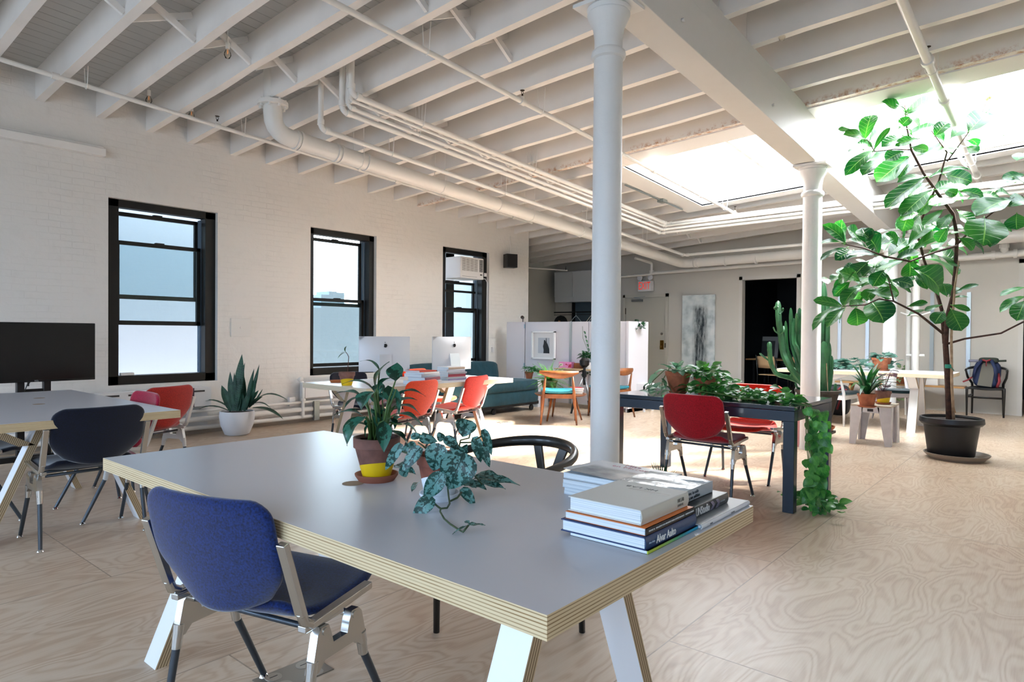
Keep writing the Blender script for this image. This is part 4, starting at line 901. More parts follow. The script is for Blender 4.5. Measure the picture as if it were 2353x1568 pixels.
br=[([(2182,985,0),(2178,880,.0),(2172,792,0),(2176,730,0),(2187,680,0),(2196,620,.02),(2201,545,.0),(2188,492,-.03),(2160,450,-.05),(2122,397,-.05),(2096,345,-.03),(2084,290,0),(2080,240,0)],[.034,.03,.026,.022,.02,.019,.018,.017,.015,.013,.011,.008,.005]),
 ([(2172,790,0),(2163,715,.05),(2150,665,.1),(2125,600,.15),(2106,530,.18),(2128,480,.15),(2158,415,.12),(2177,350,.1),(2140,300,.1)],[.02,.018,.016,.014,.013,.012,.01,.008,.004]),
 ([(2172,792,0),(2215,778,-.1),(2300,766,-.25),(2360,738,-.4),(2420,700,-.5)],[.012,.01,.009,.008,.006]),
 ([(2168,765,0),(2110,722,-.12),(2055,692,-.2),(2020,688,-.25),(1990,700,-.28),(1935,705,-.35)],[.014,.011,.009,.008,.007,.004]),
 ([(2055,692,-.2),(2045,655,-.2),(2040,640,-.2)],[.008,.006,.004]),
 ([(2198,565,0),(2150,580,-.1),(2090,601,-.2),(2030,590,-.2),(1985,570,-.25),(1940,560,-.3)],[.013,.011,.01,.009,.007,.004]),
 ([(2096,345,0),(2055,345,-.1),(2010,348,-.15),(1990,320,-.2)],[.008,.006,.005,.003]),
 ([(2200,560,0),(2240,520,.1),(2290,480,0),(2350,450,-.1)],[.012,.01,.008,.005]),
 ([(2177,370,.1),(2225,305,.05),(2255,265,.0),(2268,232,0)],[.007,.005,.004,.004])]
m=MB()
for pts,rs in br:
    m.tube([fp(*p)+V(rnd.uniform(-.008,.008),0,rnd.uniform(-.008,.008)) for p in pts],rs,9)
m.build('trunk',BARK,t,smooth=True)
m=MB(); m.tube([fp(2192,985,-.04),fp(2187,880,-.05),fp(2186,770,-.04),fp(2194,660,-.03),fp(2203,600,-.02)],[.015,.013,.012,.010,.007],8); m.build('support_stake',M_('bamboo stake','b39a7c',.6,var=(14,.4,'7d6248')),t,smooth=True)
m=MB(); m.lathe([(.034,-.02),(.036,0),(.034,.02)],fp(2180,842,-.02),14,capb=False,capt=False); m.bar(fp(2182,840,-.06),fp(2192,852,-.07),.02,.004); m.build('green_tie',M_('green garden tape','12806a',.5),t,smooth=True)
m=MB(); m.lathe([(.001,0),(.015,.01),(.02,.04),(.008,.09)],fp(2268,232,0),8); m.lathe([(.001,0),(.012,.01),(.016,.03),(.004,.07)],fp(2275,228,0),8); m.build('leaf_bud',M_('orange green bud','c98a63',.6,var=(30,.5,'6f9a4a')),t,smooth=True)
A1=Rg((1850,200,2.674)); A2=Rg((1850,470,2.674))
LV1=[(615,165,475,95,90),(620,165,800,60,75),(620,190,810,140,60),(610,200,490,160,50),(370,320,410,180,80),(370,325,240,295,60),(300,280,205,262,45),(400,325,515,235,60),(415,380,325,345,70),(360,385,275,400,50),(435,395,255,540,75),(470,455,360,540,75),(425,385,520,255,30),(630,435,450,580,135),(680,450,580,560,70),(600,300,500,290,50),(600,320,475,365,65),(640,290,800,235,75),(690,320,560,360,60),(600,400,500,450,80),(520,400,405,445,45),(800,300,875,225,70),(715,415,975,370,85),(660,370,750,390,50),(900,310,985,260,70),(1010,270,1120,165,110),(1000,300,1210,300,50),(1125,150,1245,100,45),(1000,330,1060,360,45),(1000,370,1060,400,50),(900,410,990,490,100),(770,555,1000,510,60),(860,540,1015,580,90),(810,630,995,615,50),(730,560,505,735,95),(730,555,575,585,50),(760,590,640,670,70),(770,640,600,790,95),(790,670,700,770,80),(920,700,765,725,65),(860,640,930,660,60),(900,690,1010,690,35),(960,640,1090,670,50),(1000,690,1200,700,60),(1280,590,1140,620,60),(1345,540,1215,560,50),(1280,560,1345,590,70),(1170,650,1260,670,60),(1345,410,1305,450,60),(1260,690,1060,790,150),(1260,730,1380,700,110),(580,250,640,190,60),(650,290,560,240,60),(700,250,650,200,50),(850,330,790,260,50),(620,150,560,110,40)]
LV2=[(1100,90,1090,245,170),(1180,120,1265,165,35),(1300,60,1300,150,90),(990,215,1090,300,50),(950,210,1030,275,50),(940,40,1030,125,90),(1170,200,1140,260,50),(900,60,830,145,60),(840,40,730,130,55),(780,290,940,360,120),(690,340,900,440,150),(670,400,820,530,150),(640,350,640,440,90),(600,350,430,470,110),(660,290,870,180,60),(600,330,840,240,55),(640,240,780,130,70),(520,310,640,210,90),(445,300,365,185,95),(460,320,265,310,55),(240,235,230,100,95),(240,230,115,130,60),(230,240,105,240,40),(340,240,260,150,90),(380,240,350,150,80),(250,270,100,345,50),(290,285,190,340,60),(370,260,270,215,30),(500,330,430,380,60),(380,360,300,440,90),(330,470,215,415,60),(380,450,330,490,60),(250,440,165,470,60),(160,470,100,470,40),(350,500,240,620,80),(225,625,60,590,50),(230,630,55,770,62),(240,640,140,750,62),(240,650,215,720,60),(310,640,320,740,95),(360,600,275,620,60),(400,590,480,720,140),(520,500,430,490,70),(530,490,500,580,95),(540,470,660,500,60),(440,180,520,170,40),(450,260,540,175,60),(690,60,590,90,90),(700,70,640,150,80),(640,625,750,605,35),(640,680,725,650,45),(830,620,740,655,35),(850,660,800,730,70),(900,650,960,770,90),(905,620,1010,650,30),(900,580,1000,572,20),(940,530,1060,495,28),(870,560,850,490,60),(890,560,930,510,60),(1345,510,1205,560,40),(1345,570,1205,660,50),(1345,600,1300,710,80),(420,520,380,590,70),(300,420,210,470,70),(270,480,180,560,60),(430,390,360,440,70),(330,380,240,400,60),(560,250,500,180,60),(600,200,560,120,60),(870,150,820,230,60),(900,180,990,190,50),(760,180,700,110,70),(560,340,700,300,60),(880,250,960,240,60),(480,410,420,500,70),(380,540,300,600,60),(460,560,560,540,50),(640,60,600,160,70),(980,150,1050,190,60)]
m=PB()
def figleaf(A,l):
    x0,y0,x1,y1,w=l; d0=rnd.uniform(-.3,.25); w_=w/2.674/F*FD*1.05
    a=A(x0,y0);b=A(x1,y1); L_=math.hypot(a[0]-b[0],a[1]-b[1])/F*FD
    # leaves lean out of the picture plane when they look short
    dd=rnd.uniform(-.12,.12)+(.5*max(0,w_*1.25-L_))*rnd.choice((-1,1))
    pa=fp(a[0],a[1],d0); pb=fp(b[0],b[1],d0+dd)
    m.tube([pa+(pa-pb)*.12+V(0,0,.0),pa+(pb-pa)*.05],.005,5)
    m.leaf(pa-(pb-pa)*.04,pb+(pb-pa)*.06,w_*1.4,'fig',bow=rnd.uniform(.02,.14),fold=rnd.uniform(.08,.3),wav=.035,up=(CAMP-atd(2150,500,FD)).normalized()*rnd.uniform(.45,1)+V(rnd.uniform(-.3,.3),rnd.uniform(-.2,.2),.65),n=9)
for l in LV1: figleaf(A1,l)
for l in LV2: figleaf(A2,l)
for k in range(46):   # inner leaves, behind
    cx_,cy_=rnd.choice([(2000,600),(2060,560),(2100,620),(2150,560),(2120,480),(2090,420),(2170,420),(2230,540),(1950,620),(2000,660)]); a=rnd.uniform(0,2*PI); r_=rnd.uniform(5,35)
    x,y=cx_+rnd.uniform(-30,30),cy_+rnd.uniform(-25,25); pa=fp(x,y,rnd.uniform(0,.5)); L_=rnd.uniform(.16,.3); d=V(math.cos(a),rnd.uniform(-.3,.8),math.sin(a)*.6-.2).normalized(); m.leaf(pa,pa+d*L_,L_*.62,'fig',.08,.2,n=8,wav=.03,up=V(rnd.uniform(-.4,.4),-.5,.8))
m.build('foliage',FIG,t,smooth=True)
# ---- two plants on the foreground table
t=thing('potted_aglaonema','tall dark leaved potted plant in a brown clay pot with yellow dipped base','potted plant',(-1.785,1.405,.74)); o0=V(-1.785,1.405,.74); D0=2.225
saucer(t,.073,0,M_('red brown clay saucer','8a4f3a',.7),.024); clay(t,.046,.078,.135,TERRAD,.012,.034,paint=(M_('yellow paint','e0b800',.5),.042))
ca=Rg((700,780,3.137))
def P0(x,y,d=0): p=ca(x,y); return atd(p[0],p[1],D0+d)-o0
AL_=[(540,230,400,148,26,.05),(512,360,612,148,62,0),(655,300,668,160,62,-.05),(505,380,265,312,44,-.02),(410,410,222,382,50,.03),(495,380,410,505,78,-.1),(445,430,285,492,46,.05),(430,560,210,535,56,-.05),(445,560,305,755,88,-.12),(440,620,300,635,30,.08),(530,370,668,268,52,-.03),(612,450,600,325,56,.04),(640,420,872,398,52,0),(650,480,812,430,62,.05),(640,500,835,535,56,.02),(650,540,850,612,62,-.02),(700,612,812,692,62,.02),(590,665,745,752,46,-.05),(570,590,572,805,52,-.13),(662,360,680,540,20,-.05),(520,470,470,390,50,.06),(560,440,590,380,60,.06),(500,580,460,640,50,.05),(640,600,720,560,40,.09),(560,560,500,480,50,.08),(480,500,520,640,40,-.03),(530,400,560,310,50,.07),(600,560,650,640,50,.05),(470,600,440,700,40,.0),(590,500,560,600,45,.03)]
m=PB()
for (x0,y0,x1,y1,w,d) in AL_:
    pa=P0(x0,y0,d*.6); pb=P0(x1,y1,d); w_=w/3.137/F*D0*2.1; root=V(rnd.uniform(-.03,.03),rnd.uniform(-.03,.03),.14)
    m.leaf(pa,pb,w_,'lance',rnd.uniform(.08,.2),.25,n=9,wav=.03,droop=.06)
m.build('foliage',AGL,t,smooth=True)
m=MB()
for (x0,y0,x1,y1,w,d) in AL_:
    pa=P0(x0,y0,d*.6); root=V(pa.x*.25+rnd.uniform(-.02,.02),pa.y*.25+rnd.uniform(-.02,.02),.13)
    if (pa-root).length>.03: m.tube([root,root.lerp(pa,.5)+V(0,0,.03),pa],[.004,.0035,.0025],6)
m.tube([V(.03,.0,.12),P0(600,560,0),P0(612,500,0),P0(605,440,0)],[.008,.008,.007,.006],8); m.tube([V(-.015,0,.12),P0(510,600,0),P0(505,500,0),P0(515,380,0)],[.006,.006,.005,.005],8)
m.build('stem',STEM,t,smooth=True)
t=thing('potted_silver_vine','silver splashed heart leaved plant in a clay pot with a white dipped base','potted plant',(-1.445,1.375,.74)); o0=V(-1.445,1.375,.74); D1=1.985
WP=M_('white paint dip','dfe4ea',.5); saucer(t,.062,0,WP,.02); clay(t,.045,.069,.125,TERRAD if 0 else M_('clay pot red brown','8b4c38',.7,var=(20,.3,'6b382a')),.01,.03,paint=(WP,.055))
cb_=Rg((860,940,2.986))
def P1(x,y,d=0,z=None):
    p=cb_(x,y)
    return (onz(p[0],p[1],z)-o0) if z is not None else atd(p[0],p[1],D1+d)-o0
SL=[(640,75,605,195,122,.05,0),(745,140,805,320,52,.02,0),(690,190,732,370,66,.03,0),(740,262,792,402,52,.04,0),(620,300,508,552,196,-.1,0),(445,238,408,426,122,-.1,0),(320,262,188,432,72,-.06,0),(185,238,75,422,58,-.02,0),(185,400,220,468,55,.03,0),(310,200,435,225,62,.0,0),(480,200,585,275,62,.02,0),(250,190,335,190,44,.04,0),(470,440,343,620,98,-.12,0),(402,605,262,748,84,-.15,0),(600,545,692,668,62,-.04,0),(240,230,290,290,44,.03,0),(370,230,330,160,50,.05,0),(520,300,600,260,50,.06,0),(200,300,250,230,40,.06,0),(430,200,490,190,60,.08,0),(600,330,640,240,60,.06,0)]
m=PB()
for (x0,y0,x1,y1,w,d,k) in SL: m.leaf(P1(x0,y0,d),P1(x1,y1,d+rnd.uniform(-.02,.02)),w/2.986/F*D1*1.25,'heart',rnd.uniform(.05,.14),.16,n=8,wav=.02,up=(CAMP-atd(1000,1080,D1)).normalized()+V(rnd.uniform(-.2,.2),0,.3))
for (x0,y0,x1,y1,w,z) in [(690,470,1000,525,85,.785),(720,440,890,492,70,.80),(650,510,770,552,80,.775),(700,500,900,550,70,.77),(300,505,258,572,48,.78),(150,385,285,450,80,.79),(650,800,762,800,42,.765),(648,798,535,862,20,.752),(650,790,625,770,26,.765),(620,500,700,540,80,.78)]: m.leaf(P1(x0,y0,0,z),P1(x1,y1,0,z-.008),w/2.986/F*D1*1.1,'heart' if w>30 else 'lance',.04,.25,n=7,wav=.08,up=V(0,-.4,1))
m.build('foliage',SCI,t,smooth=True)
m=MB()
def vine(pts,r=.0028,f=P1): m.tube([f(*p) for p in pts],r,6)
vine([(440,330,.02),(505,400,.0),(505,550,-.06),(512,612,-.1),(518,650,-.12),(500,680,-.14),(455,685,-.15)]); vine([(455,685,-.15),(400,640,-.14)]); vine([(518,635,-.1),(570,610,-.08),(600,572,-.06)])
m.tube([P1(455,685,0,.765),P1(452,705,0,.75),P1(480,755,0,.746),P1(520,790,0,.745),P1(580,830,0,.745),P1(608,846,0,.747),P1(648,798,0,.76)],.0026,6)
vine([(500,330,.02),(580,270,.03),(592,215,.03),(650,200,.04),(660,160,.04)]); vine([(592,232,.03),(662,230,.03),(750,180,.03)]); vine([(420,330,.0),(330,250,-.02),(300,230,-.02)]); vine([(380,350,.0),(240,310,-.02),(185,290,-.02)]); vine([(470,330,0),(440,238,-.06)]); vine([(520,340,0),(600,300,-.06)]); vine([(640,400,.03),(700,470,.03),(740,520,.03)])
m.build('stem',M_('dark olive stem','3b4a2c',.5),t,smooth=True)
# ---- generic leafy mound
def mound(mb,c,r,n,L_,w,shape='heart',zs=.6,fold=.15,down=0,arch=.3,upw=.8):
    c=V(*c)
    for _ in range(n):
        a=rnd.uniform(0,2*PI); e=rnd.uniform(-.2,1.2); d=V(math.cos(a)*math.cos(e),math.sin(a)*math.cos(e),math.sin(e)*zs); rr=r*rnd.uniform(.25,1); p=c+d*rr
        l=L_*rnd.uniform(.7,1.15); q=(d+V(0,0,-.35-down)).normalized(); mb.leaf(p,p+q*l,w*rnd.uniform(.75,1.1),shape,rnd.uniform(.02,.15),fold,n=5,up=d*.6+V(rnd.uniform(-.5,.5),rnd.uniform(-.9,.1),upw),wav=.03)
# blue table: two pots
t=thing('potted_philodendron','grey green leaved plant in a terracotta pot at the left of the dark blue table','potted plant',(-2.5,5.12,.745))
saucer(t,.075); clay(t,.062,.107,.175,TERRA,.012,.035)
m=PB(); mound(m,(0,0,.2),.09,12,.11,.07,upw=1)
for (x0,y0,x1,y1,w,d) in [(1560,850,1540,832,22,0),(1565,850,1598,843,18,-.05),(1555,850,1570,828,14,0),(1540,848,1512,838,18,0),(1530,850,1500,865,16,.05),(1510,860,1492,885,18,0),(1500,880,1478,890,9,0),(1520,880,1500,900,20,-.03),(1525,885,1545,905,18,-.05),(1505,890,1490,905,16,-.04),(1520,870,1530,895,16,0),(1535,880,1550,900,14,0),(1570,850,1590,858,14,-.1)]:
    dd=5.52; m.leaf(atd(x0,y0,dd+d)-V(-2.5,5.12,.745),atd(x1,y1,dd+d-.03)-V(-2.5,5.12,.745),w/F*dd*1.15,'heart',.1,.2,n=6,wav=.04)
for k in range(16):
    p=onz(rnd.uniform(1486,1548),rnd.uniform(893,908),.76)-V(-2.5,5.12,.745); a=rnd.uniform(0,6.28); m.leaf(p+V(0,0,rnd.uniform(0,.05)),p+V(math.cos(a)*.08,math.sin(a)*.08,rnd.uniform(-.01,.04)),.055,'heart',.1,.2,n=5,up=V(0,-.3,1))
m.build('foliage',SILV,t,smooth=True)
m=MB(); m.tube([V(0,0,.17),V(-.12,-.0,.2),V(-.22,-.02,.1),V(-.25,-.05,.02)],.004,6); m.tube([V(0,0,.17),V(-.1,.05,.22),V(-.16,.03,.1),V(-.15,0,.02)],.004,6); m.build('stem',STEM,t,smooth=True)
PC=V(-2.26,5.14,.745)
t=thing('trailing_pothos','lush green pothos trailing across the dark blue table and hanging down to the floor','potted plant',tuple(PC))
clay(t,.06,.1,.16,TERRA,.0,.03)
m=PB()
mound(m,(0,0,.16),.15,95,.085,.062); mound(m,(.1,-.02,.05),.19,90,.085,.06,zs=.55); mound(m,(-.08,0,.04),.14,40,.08,.06,zs=.4)
k=0
while k<210:
    s=rnd.random(); x=PC.x+.1+(1.0-.12)*.78*s; wd=.10+.05*(1-s); y=5.02+.05*math.sin(s*5)-.06*s+rnd.gauss(0,wd*.55); z=.752+abs(rnd.gauss(0,.035))*(1.4-s*.5); k+=1
    if x>-1.46: continue
    a=rnd.uniform(0,6.28); p=V(x,y,z)-PC; l=rnd.uniform(.05,.085); m.leaf(p,p+V(math.cos(a)*l,math.sin(a)*l,rnd.uniform(-.3,.45)*l),l*.78,'heart',.1,.18,n=5,up=V(rnd.uniform(-.6,.6),rnd.uniform(-1,.2),.9),wav=.03)
for k in range(95):  # curtain
    s=rnd.random()**.8; z=.75*(1-s); y=4.95+.06*math.sin(s*7)-.03*s+rnd.gauss(0,.045+.03*s); x=-1.40+rnd.uniform(-.02,.09)+.05*s; l=rnd.uniform(.06,.10)
    p=V(x,y,max(z,.03))-PC; a=rnd.uniform(0,6.28); m.leaf(p,p+V(math.cos(a)*l*.6,math.sin(a)*l*.5-.02,-l*.7 if z>.1 else rnd.uniform(-.01,.03)),l*.85,'heart',.08,.18,n=5,up=V(rnd.uniform(-.3,.6),-1,.3),wav=.02)
for k in range(70):
    a=rnd.uniform(0,6.28); rr=abs(rnd.gauss(0,.09)); p=V(-1.36+rr*math.cos(a)*1.2,4.95+rr*math.sin(a)*.8,.02+rnd.uniform(0,.1))-PC; l=rnd.uniform(.05,.085); b=rnd.uniform(0,6.28); m.leaf(p,p+V(math.cos(b)*l,math.sin(b)*l,rnd.uniform(-.2,.3)*l),l*.8,'heart',.1,.15,n=5,up=V(rnd.uniform(-.4,.4),-.6,.9))
m.build('foliage',POT,t,smooth=True)
m=MB()
for k in range(14):
    y=4.97+rnd.uniform(-.08,.1); pts=[V(PC.x+rnd.uniform(0,.2),y+rnd.uniform(-.1,.1),.80),V(-1.9,y+rnd.uniform(-.05,.05),.765),V(-1.5,y+rnd.uniform(-.05,.05),.762),V(-1.42,y,.74),V(-1.40,y+rnd.uniform(-.04,.04),.5),V(-1.37+rnd.uniform(-.03,.06),y+rnd.uniform(-.06,.06),.22),V(-1.34+rnd.uniform(-.1,.1),y+rnd.uniform(-.1,.05),.03)]; m.tube([p-PC for p in pts],.003,5)
m.build('stem',M_('pothos stem','55743a',.5),t,smooth=True)
# ---- cactus
t=thing('candelabra_cactus','tall branching cactus in a weathered pot on casters behind the second column','cactus',(-2.32,8.5,0)); co=V(-2.32,8.5,0); CD=7.99
m=MB(); m.lathe([(.13,.14),(.15,.2),(.235,.55),(.26,.555),(.262,.585),(.24,.59),(.235,.56)],n=36,capt=False); m.build('pot',M_('weathered grey brown pot','4b4037',.85,var=(7,.5,'2b2a22'),bump=(20,.4,.005)),t,auto=40)
m=MB(); m.lathe([(.001,.565),(.238,.57)],n=24,capb=False,capt=False); m.build('soil',SOIL,t)
saucer(t,.2,.095,M_('orange clay saucer','b0602c',.6),.06)
m=MB(); m.boxc((0,0,.075),(.34,.34,.03)); m.build('dolly_board',M_('dark wood','2a1d14',.6),t)
for a in range(4):
    m=MB(); x,y=.15*math.cos(a*PI/2+.78),.15*math.sin(a*PI/2+.78); m.cyl((x-.015,y,.03),(x+.015,y,.03),.03,12); m.boxc((x,y,.055),(.03,.03,.02)); m.build('caster',BLACK,t,auto=40)
def ctube(mb,pts,r,n=10,mat=None):
    P_=[];
    for i in range(len(pts)-1):
        for k in range(4): P_.append(V(*pts[i]).lerp(V(*pts[i+1]),k/4))
    P_.append(V(*pts[-1]))
    # smooth
    for _ in range(2): P_=[P_[0]]+[(P_[i-1]+P_[i]*2+P_[i+1])/4 for i in range(1,len(P_)-1)]+[P_[-1]]
    rs=[r*(.8+.2*min(1,i/3)) for i in range(len(P_))]; rs[-1]=r*.25; P_.insert(-1,P_[-2].lerp(P_[-1],.7)); rs.insert(-1,r*.75)
    b0=len(mb.v); mb.tube(P_,rs,n); 
    for i in range(len(P_)):
        c=P_[i]
        for k in range(n):
            if k%2: mb.v[b0+i*n+k]=c+(mb.v[b0+i*n+k]-c)*.62
            elif i%2: mb.v[b0+i*n+k]=c+(mb.v[b0+i*n+k]-c)*1.1
m=MB()
def cp(px,py,d=0): return atd(px,py,CD+d)-co
for pts,r in [([(1868,915),(1835,870),(1812,840),(1799,810),(1795,770),(1790,740),(1788,692)],.036),([(1850,885),(1815,868),(1785,862),(1772,838),(1769,812),(1768,786)],.028),([(1815,866),(1830,850),(1812,845),(1806,790)],.02),([(1850,890),(1828,850),(1807,805),(1805,738)],.02),([(1852,880),(1830,830),(1818,790),(1817,708)],.024),([(1850,880),(1832,800),(1823,790),(1824,732)],.026),([(1860,880),(1842,810),(1838,760),(1837,708)],.028),([(1862,900),(1846,870),(1832,850),(1830,812)],.024),([(1850,870),(1840,820),(1831,780),(1830,720)],.022),
  ([(1880,915),(1888,850),(1892,760),(1893,650)],.036),([(1885,900),(1900,830),(1902,760),(1901,682)],.026),([(1890,915),(1893,860),(1893,785)],.05),([(1895,910),(1905,860),(1906,788)],.022),([(1900,915),(1910,870),(1911,818)],.022),([(1905,915),(1918,900),(1920,882)],.02),([(1870,915),(1862,850),(1858,780)],.03),([(1866,915),(1875,860),(1876,700)],.03),([(1788,705),(1782,712),(1779,706)],.012),([(1790,722),(1798,716),(1799,708)],.014),([(1795,770),(1781,762),(1777,752)],.011),([(1794,768),(1802,760),(1800,750)],.014),([(1768,830),(1755,820),(1745,812)],.012),([(1900,915),(1890,890),(1886,878)],.018),([(1880,915),(1850,895),(1832,893),(1828,880)],.014)]:
    ctube(m,[cp(x,y,rnd.uniform(-.06,.1)*(i>0)) for i,(x,y) in enumerate(pts)],r)
m.build('stem',CACT,t,auto=50); m=MB(); m.cyl(cp(1903,915,-.1),cp(1899,835,-.1),.006,6); m.build('support_stake',M_('bamboo stake','b39a7c'),t)
# ---- snake plant
sp_=V(-7.62,3.90,0); SD=-sp_.x*.646+sp_.y*.763; t=thing('potted_snake_plant','snake plant with drooping outer leaves in a round white pot by the brick wall','potted plant',tuple(sp_))
m=MB(); m.lathe([(.115,0),(.14,.01),(.185,.12),(.2,.22),(.195,.285),(.18,.285),(.18,.26)],n=40,capt=False); m.build('pot',M_('matt white ceramic','e4e6ea',.45),t,auto=50); m=MB(); m.lathe([(.001,.262),(.182,.264)],n=24,capb=False,capt=False); m.build('soil',SOIL,t)
cs_=Rg((420,800,4.265)); m=PB()
for (x0,y0,x1,y1,w,arch) in [(530,600,580,60,58,0),(500,600,465,230,36,.05),(520,600,610,140,30,.02),(560,600,600,240,36,0),(620,590,750,160,26,-.04),(610,580,700,200,26,0),(480,600,380,365,45,0),(600,590,740,245,30,0),(500,600,460,340,26,.03),(480,590,70,650,24,.28),(450,600,50,715,24,.22),(650,570,1040,520,36,.25),(680,575,985,700,42,.12),(640,570,870,600,22,.25),(650,565,785,475,26,.1),(560,600,630,510,18,.2),(640,540,745,415,30,0),(550,600,540,300,32,0),(650,560,720,360,20,0),(690,540,785,400,12,0),(590,590,600,270,32,0),(540,600,562,300,32,0),(520,600,505,240,26,0),(600,600,660,420,34,0),(560,600,560,380,50,0),(520,600,520,360,44,0)]:
    d=rnd.uniform(-.08,.08); a=cs_(x0,y0); b=cs_(x1,y1); m.leaf(atd(a[0],a[1],SD+d*.5)-sp_-V(0,0,.02),atd(b[0],b[1],SD+d)-sp_,w/4.265/F*SD*1.7,'strap',arch if arch else rnd.uniform(-.03,.03),.25,n=10,up=V(.5,-.6,.6) if arch<=.1 else V(0,-.2,1))
m.build('foliage',SNK,t,smooth=True)
# ---- cutting in a clay pot on the computer table, and a lone saucer
q=onz(797,886,.745); t=thing('potted_cutting','small two leaved cutting in a clay pot with a yellow patch on the computer table','potted plant',tuple(q)); D2_=-q.x*.646+q.y*.763
clay(t,.045,.075,.125,M_('dusty clay','8c5f50',.75,var=(16,.35,'6e4638')),0,.035,paint=(M_('yellow paint','e0b800',.5),.05))
cc=Rg((690,700,8.7125)); cp_=lambda x,y:(atd(cc(x,y)[0],cc(x,y)[1],D2_)-q)
m=MB(); m.tube([cp_(950,1340),cp_(955,1250),cp_(970,1050),cp_(940,990),cp_(912,955)],[.004,.004,.0035,.003,.003],7); m.build('stem',M_('red brown stem','5a3a30',.7),t,smooth=True)
m=PB(); m.leaf(cp_(912,955),cp_(930,832),.075,'round',.1,.2); m.leaf(cp_(905,960),cp_(745,1095),.04,'lance',.1,.25); m.leaf(cp_(900,955),cp_(800,985),.025,'lance',.1,.2); m.build('foliage',DKG,t,smooth=True)
q=onz(774,879,.745); t=thing('saucer_dish','empty terracotta saucer beside the small cutting on the computer table','saucer',tuple(q)); saucer(t,.07,0,M_('orange clay saucer'))
# ---- pots on the small white stool
def strap_plant(label,q,r0,r1,h,n,L_,w,mat=DKG,pot=TERRA,cat='potted plant',name='potted_clivia',paint=None,shape='strap'):
    t=thing(name,label,cat,tuple(q)); saucer(t,r1*.98,0,pot if not paint else TERRA,.018); clay(t,r0,r1,h,pot,.01,.028,paint=paint); m=PB()
    for k in range(n):
        a=k*2.4+rnd.uniform(-.3,.3); e=.25+1.1*rnd.random(); l=L_*rnd.uniform(.7,1.1); b=V(math.cos(a)*.02,math.sin(a)*.02,h); d=V(math.cos(a)*math.cos(e),math.sin(a)*math.cos(e),math.sin(e)); m.leaf(b,b+d*l,w,shape,.18*math.cos(e),.25,n=9,up=V(0,0,1)+d*-.3,droop=.25*math.cos(e))
    m.build('foliage',mat,t,smooth=True); return t
q=onz(1992,936,.458); strap_plant('strap leaved plant in a terracotta pot at the front of the small white stool',q,.068,.098,.14,30,.42,.05)
q=onz(2020,929,.458); t=thing('potted_begonia','burgundy leaved plant in a yellow banded pot at the back of the small white stool','potted plant',tuple(q+V(.03,.06,0))); saucer(t,.085); clay(t,.06,.085,.14,TERRAD,.01,.03,paint=(M_('yellow paint','e0b800',.5),.05)); m=PB()
for k in range(12):
    a=k*2.4; l=rnd.uniform(.07,.1); h=rnd.uniform(.17,.42); p=V(math.cos(a)*.08,math.sin(a)*.08,h); m.tube([V(0,0,.13),p],.003,5); m.leaf(p,p+V(math.cos(a)*l,math.sin(a)*l,-l*.3),.09,'round',.1,.15,n=6)
m.build('foliage',PURP,t,smooth=True)
# ---- pot on the far table with leaves spilling to the left
q=V(-1.98,10.3,.765); t=thing('potted_silver_vine','terracotta pot with grey green leaves spilling left across the far white table','potted plant',tuple(q)); saucer(t,.11); clay(t,.085,.125,.17,TERRA,.01,.035); m=PB(); mound(m,(-.0,0,.18),.13,26,.11,.08); mound(m,(-.35,0,.05),.28,60,.12,.08,zs=.45); mound(m,(.15,0,.08),.08,8,.12,.08); mound(m,(-.55,-.02,.03),.2,30,.11,.08,zs=.3); m.build('foliage',veined('grey leaf','2c4f42','5a7f70','7c9f90',.4,4,12,.25,vs=.4),t,smooth=True)
# ---- fern and small plant near the partition
q=atd(1262,903,9.6); q=V(q.x,q.y,.381); FQ=q.copy()
t=thing('potted_fern','big feathery asparagus fern on the low round table, behind the wooden chair','potted plant',tuple(q)); clay(t,.08,.12,.18,M_('dark olive pot','4a4a22',.6),0,.03); m=PB()
for k in range(64):
    a=k*2.4; e=rnd.uniform(-.35,1.25); L_=rnd.uniform(.22,.42); pts=[]; b=V(0,0,.18)
    for i in range(9): v=i/8; pts.append(b+V(math.cos(a)*math.cos(e)*L_*v,math.sin(a)*math.cos(e)*L_*v,math.sin(e)*L_*v-.28*L_*v*v*math.cos(e)*1.3))
    m.tube(pts,.0018,4)
    for i in range(1,9):
        for s in (-1,1):
            for hh in (0,.33,.66):
                c=pts[i-1].lerp(pts[i],hh); d=(pts[i]-pts[i-1]).normalized(); sd_=d.cross(V(0,0,1)).normalized()*s; l=.06*(1-.7*i/9); m.leaf(c,c+(sd_+d*.8+V(0,0,rnd.uniform(-.5,.5))).normalized()*l,l*.16,'lance',.05,.1,n=2)
m.build('foliage',FERNM,t,smooth=True)
q=V(-7.1,8.86,.456); t=thing('potted_peace_lily','small leafy plant in a terracotta pot on the white cube shelf by the partition','potted plant',tuple(q)); clay(t,.05,.075,.13,TERRA,0,.028); m=PB(); mound(m,(.02,0,.16),.11,34,.10,.05); mound(m,(.16,-.05,.14),.12,30,.09,.045); m.build('foliage',veined('mid green leaf','2a5f34','3f7f42','5f9a55',.4,4,9,.3,vs=.2),t,smooth=True)
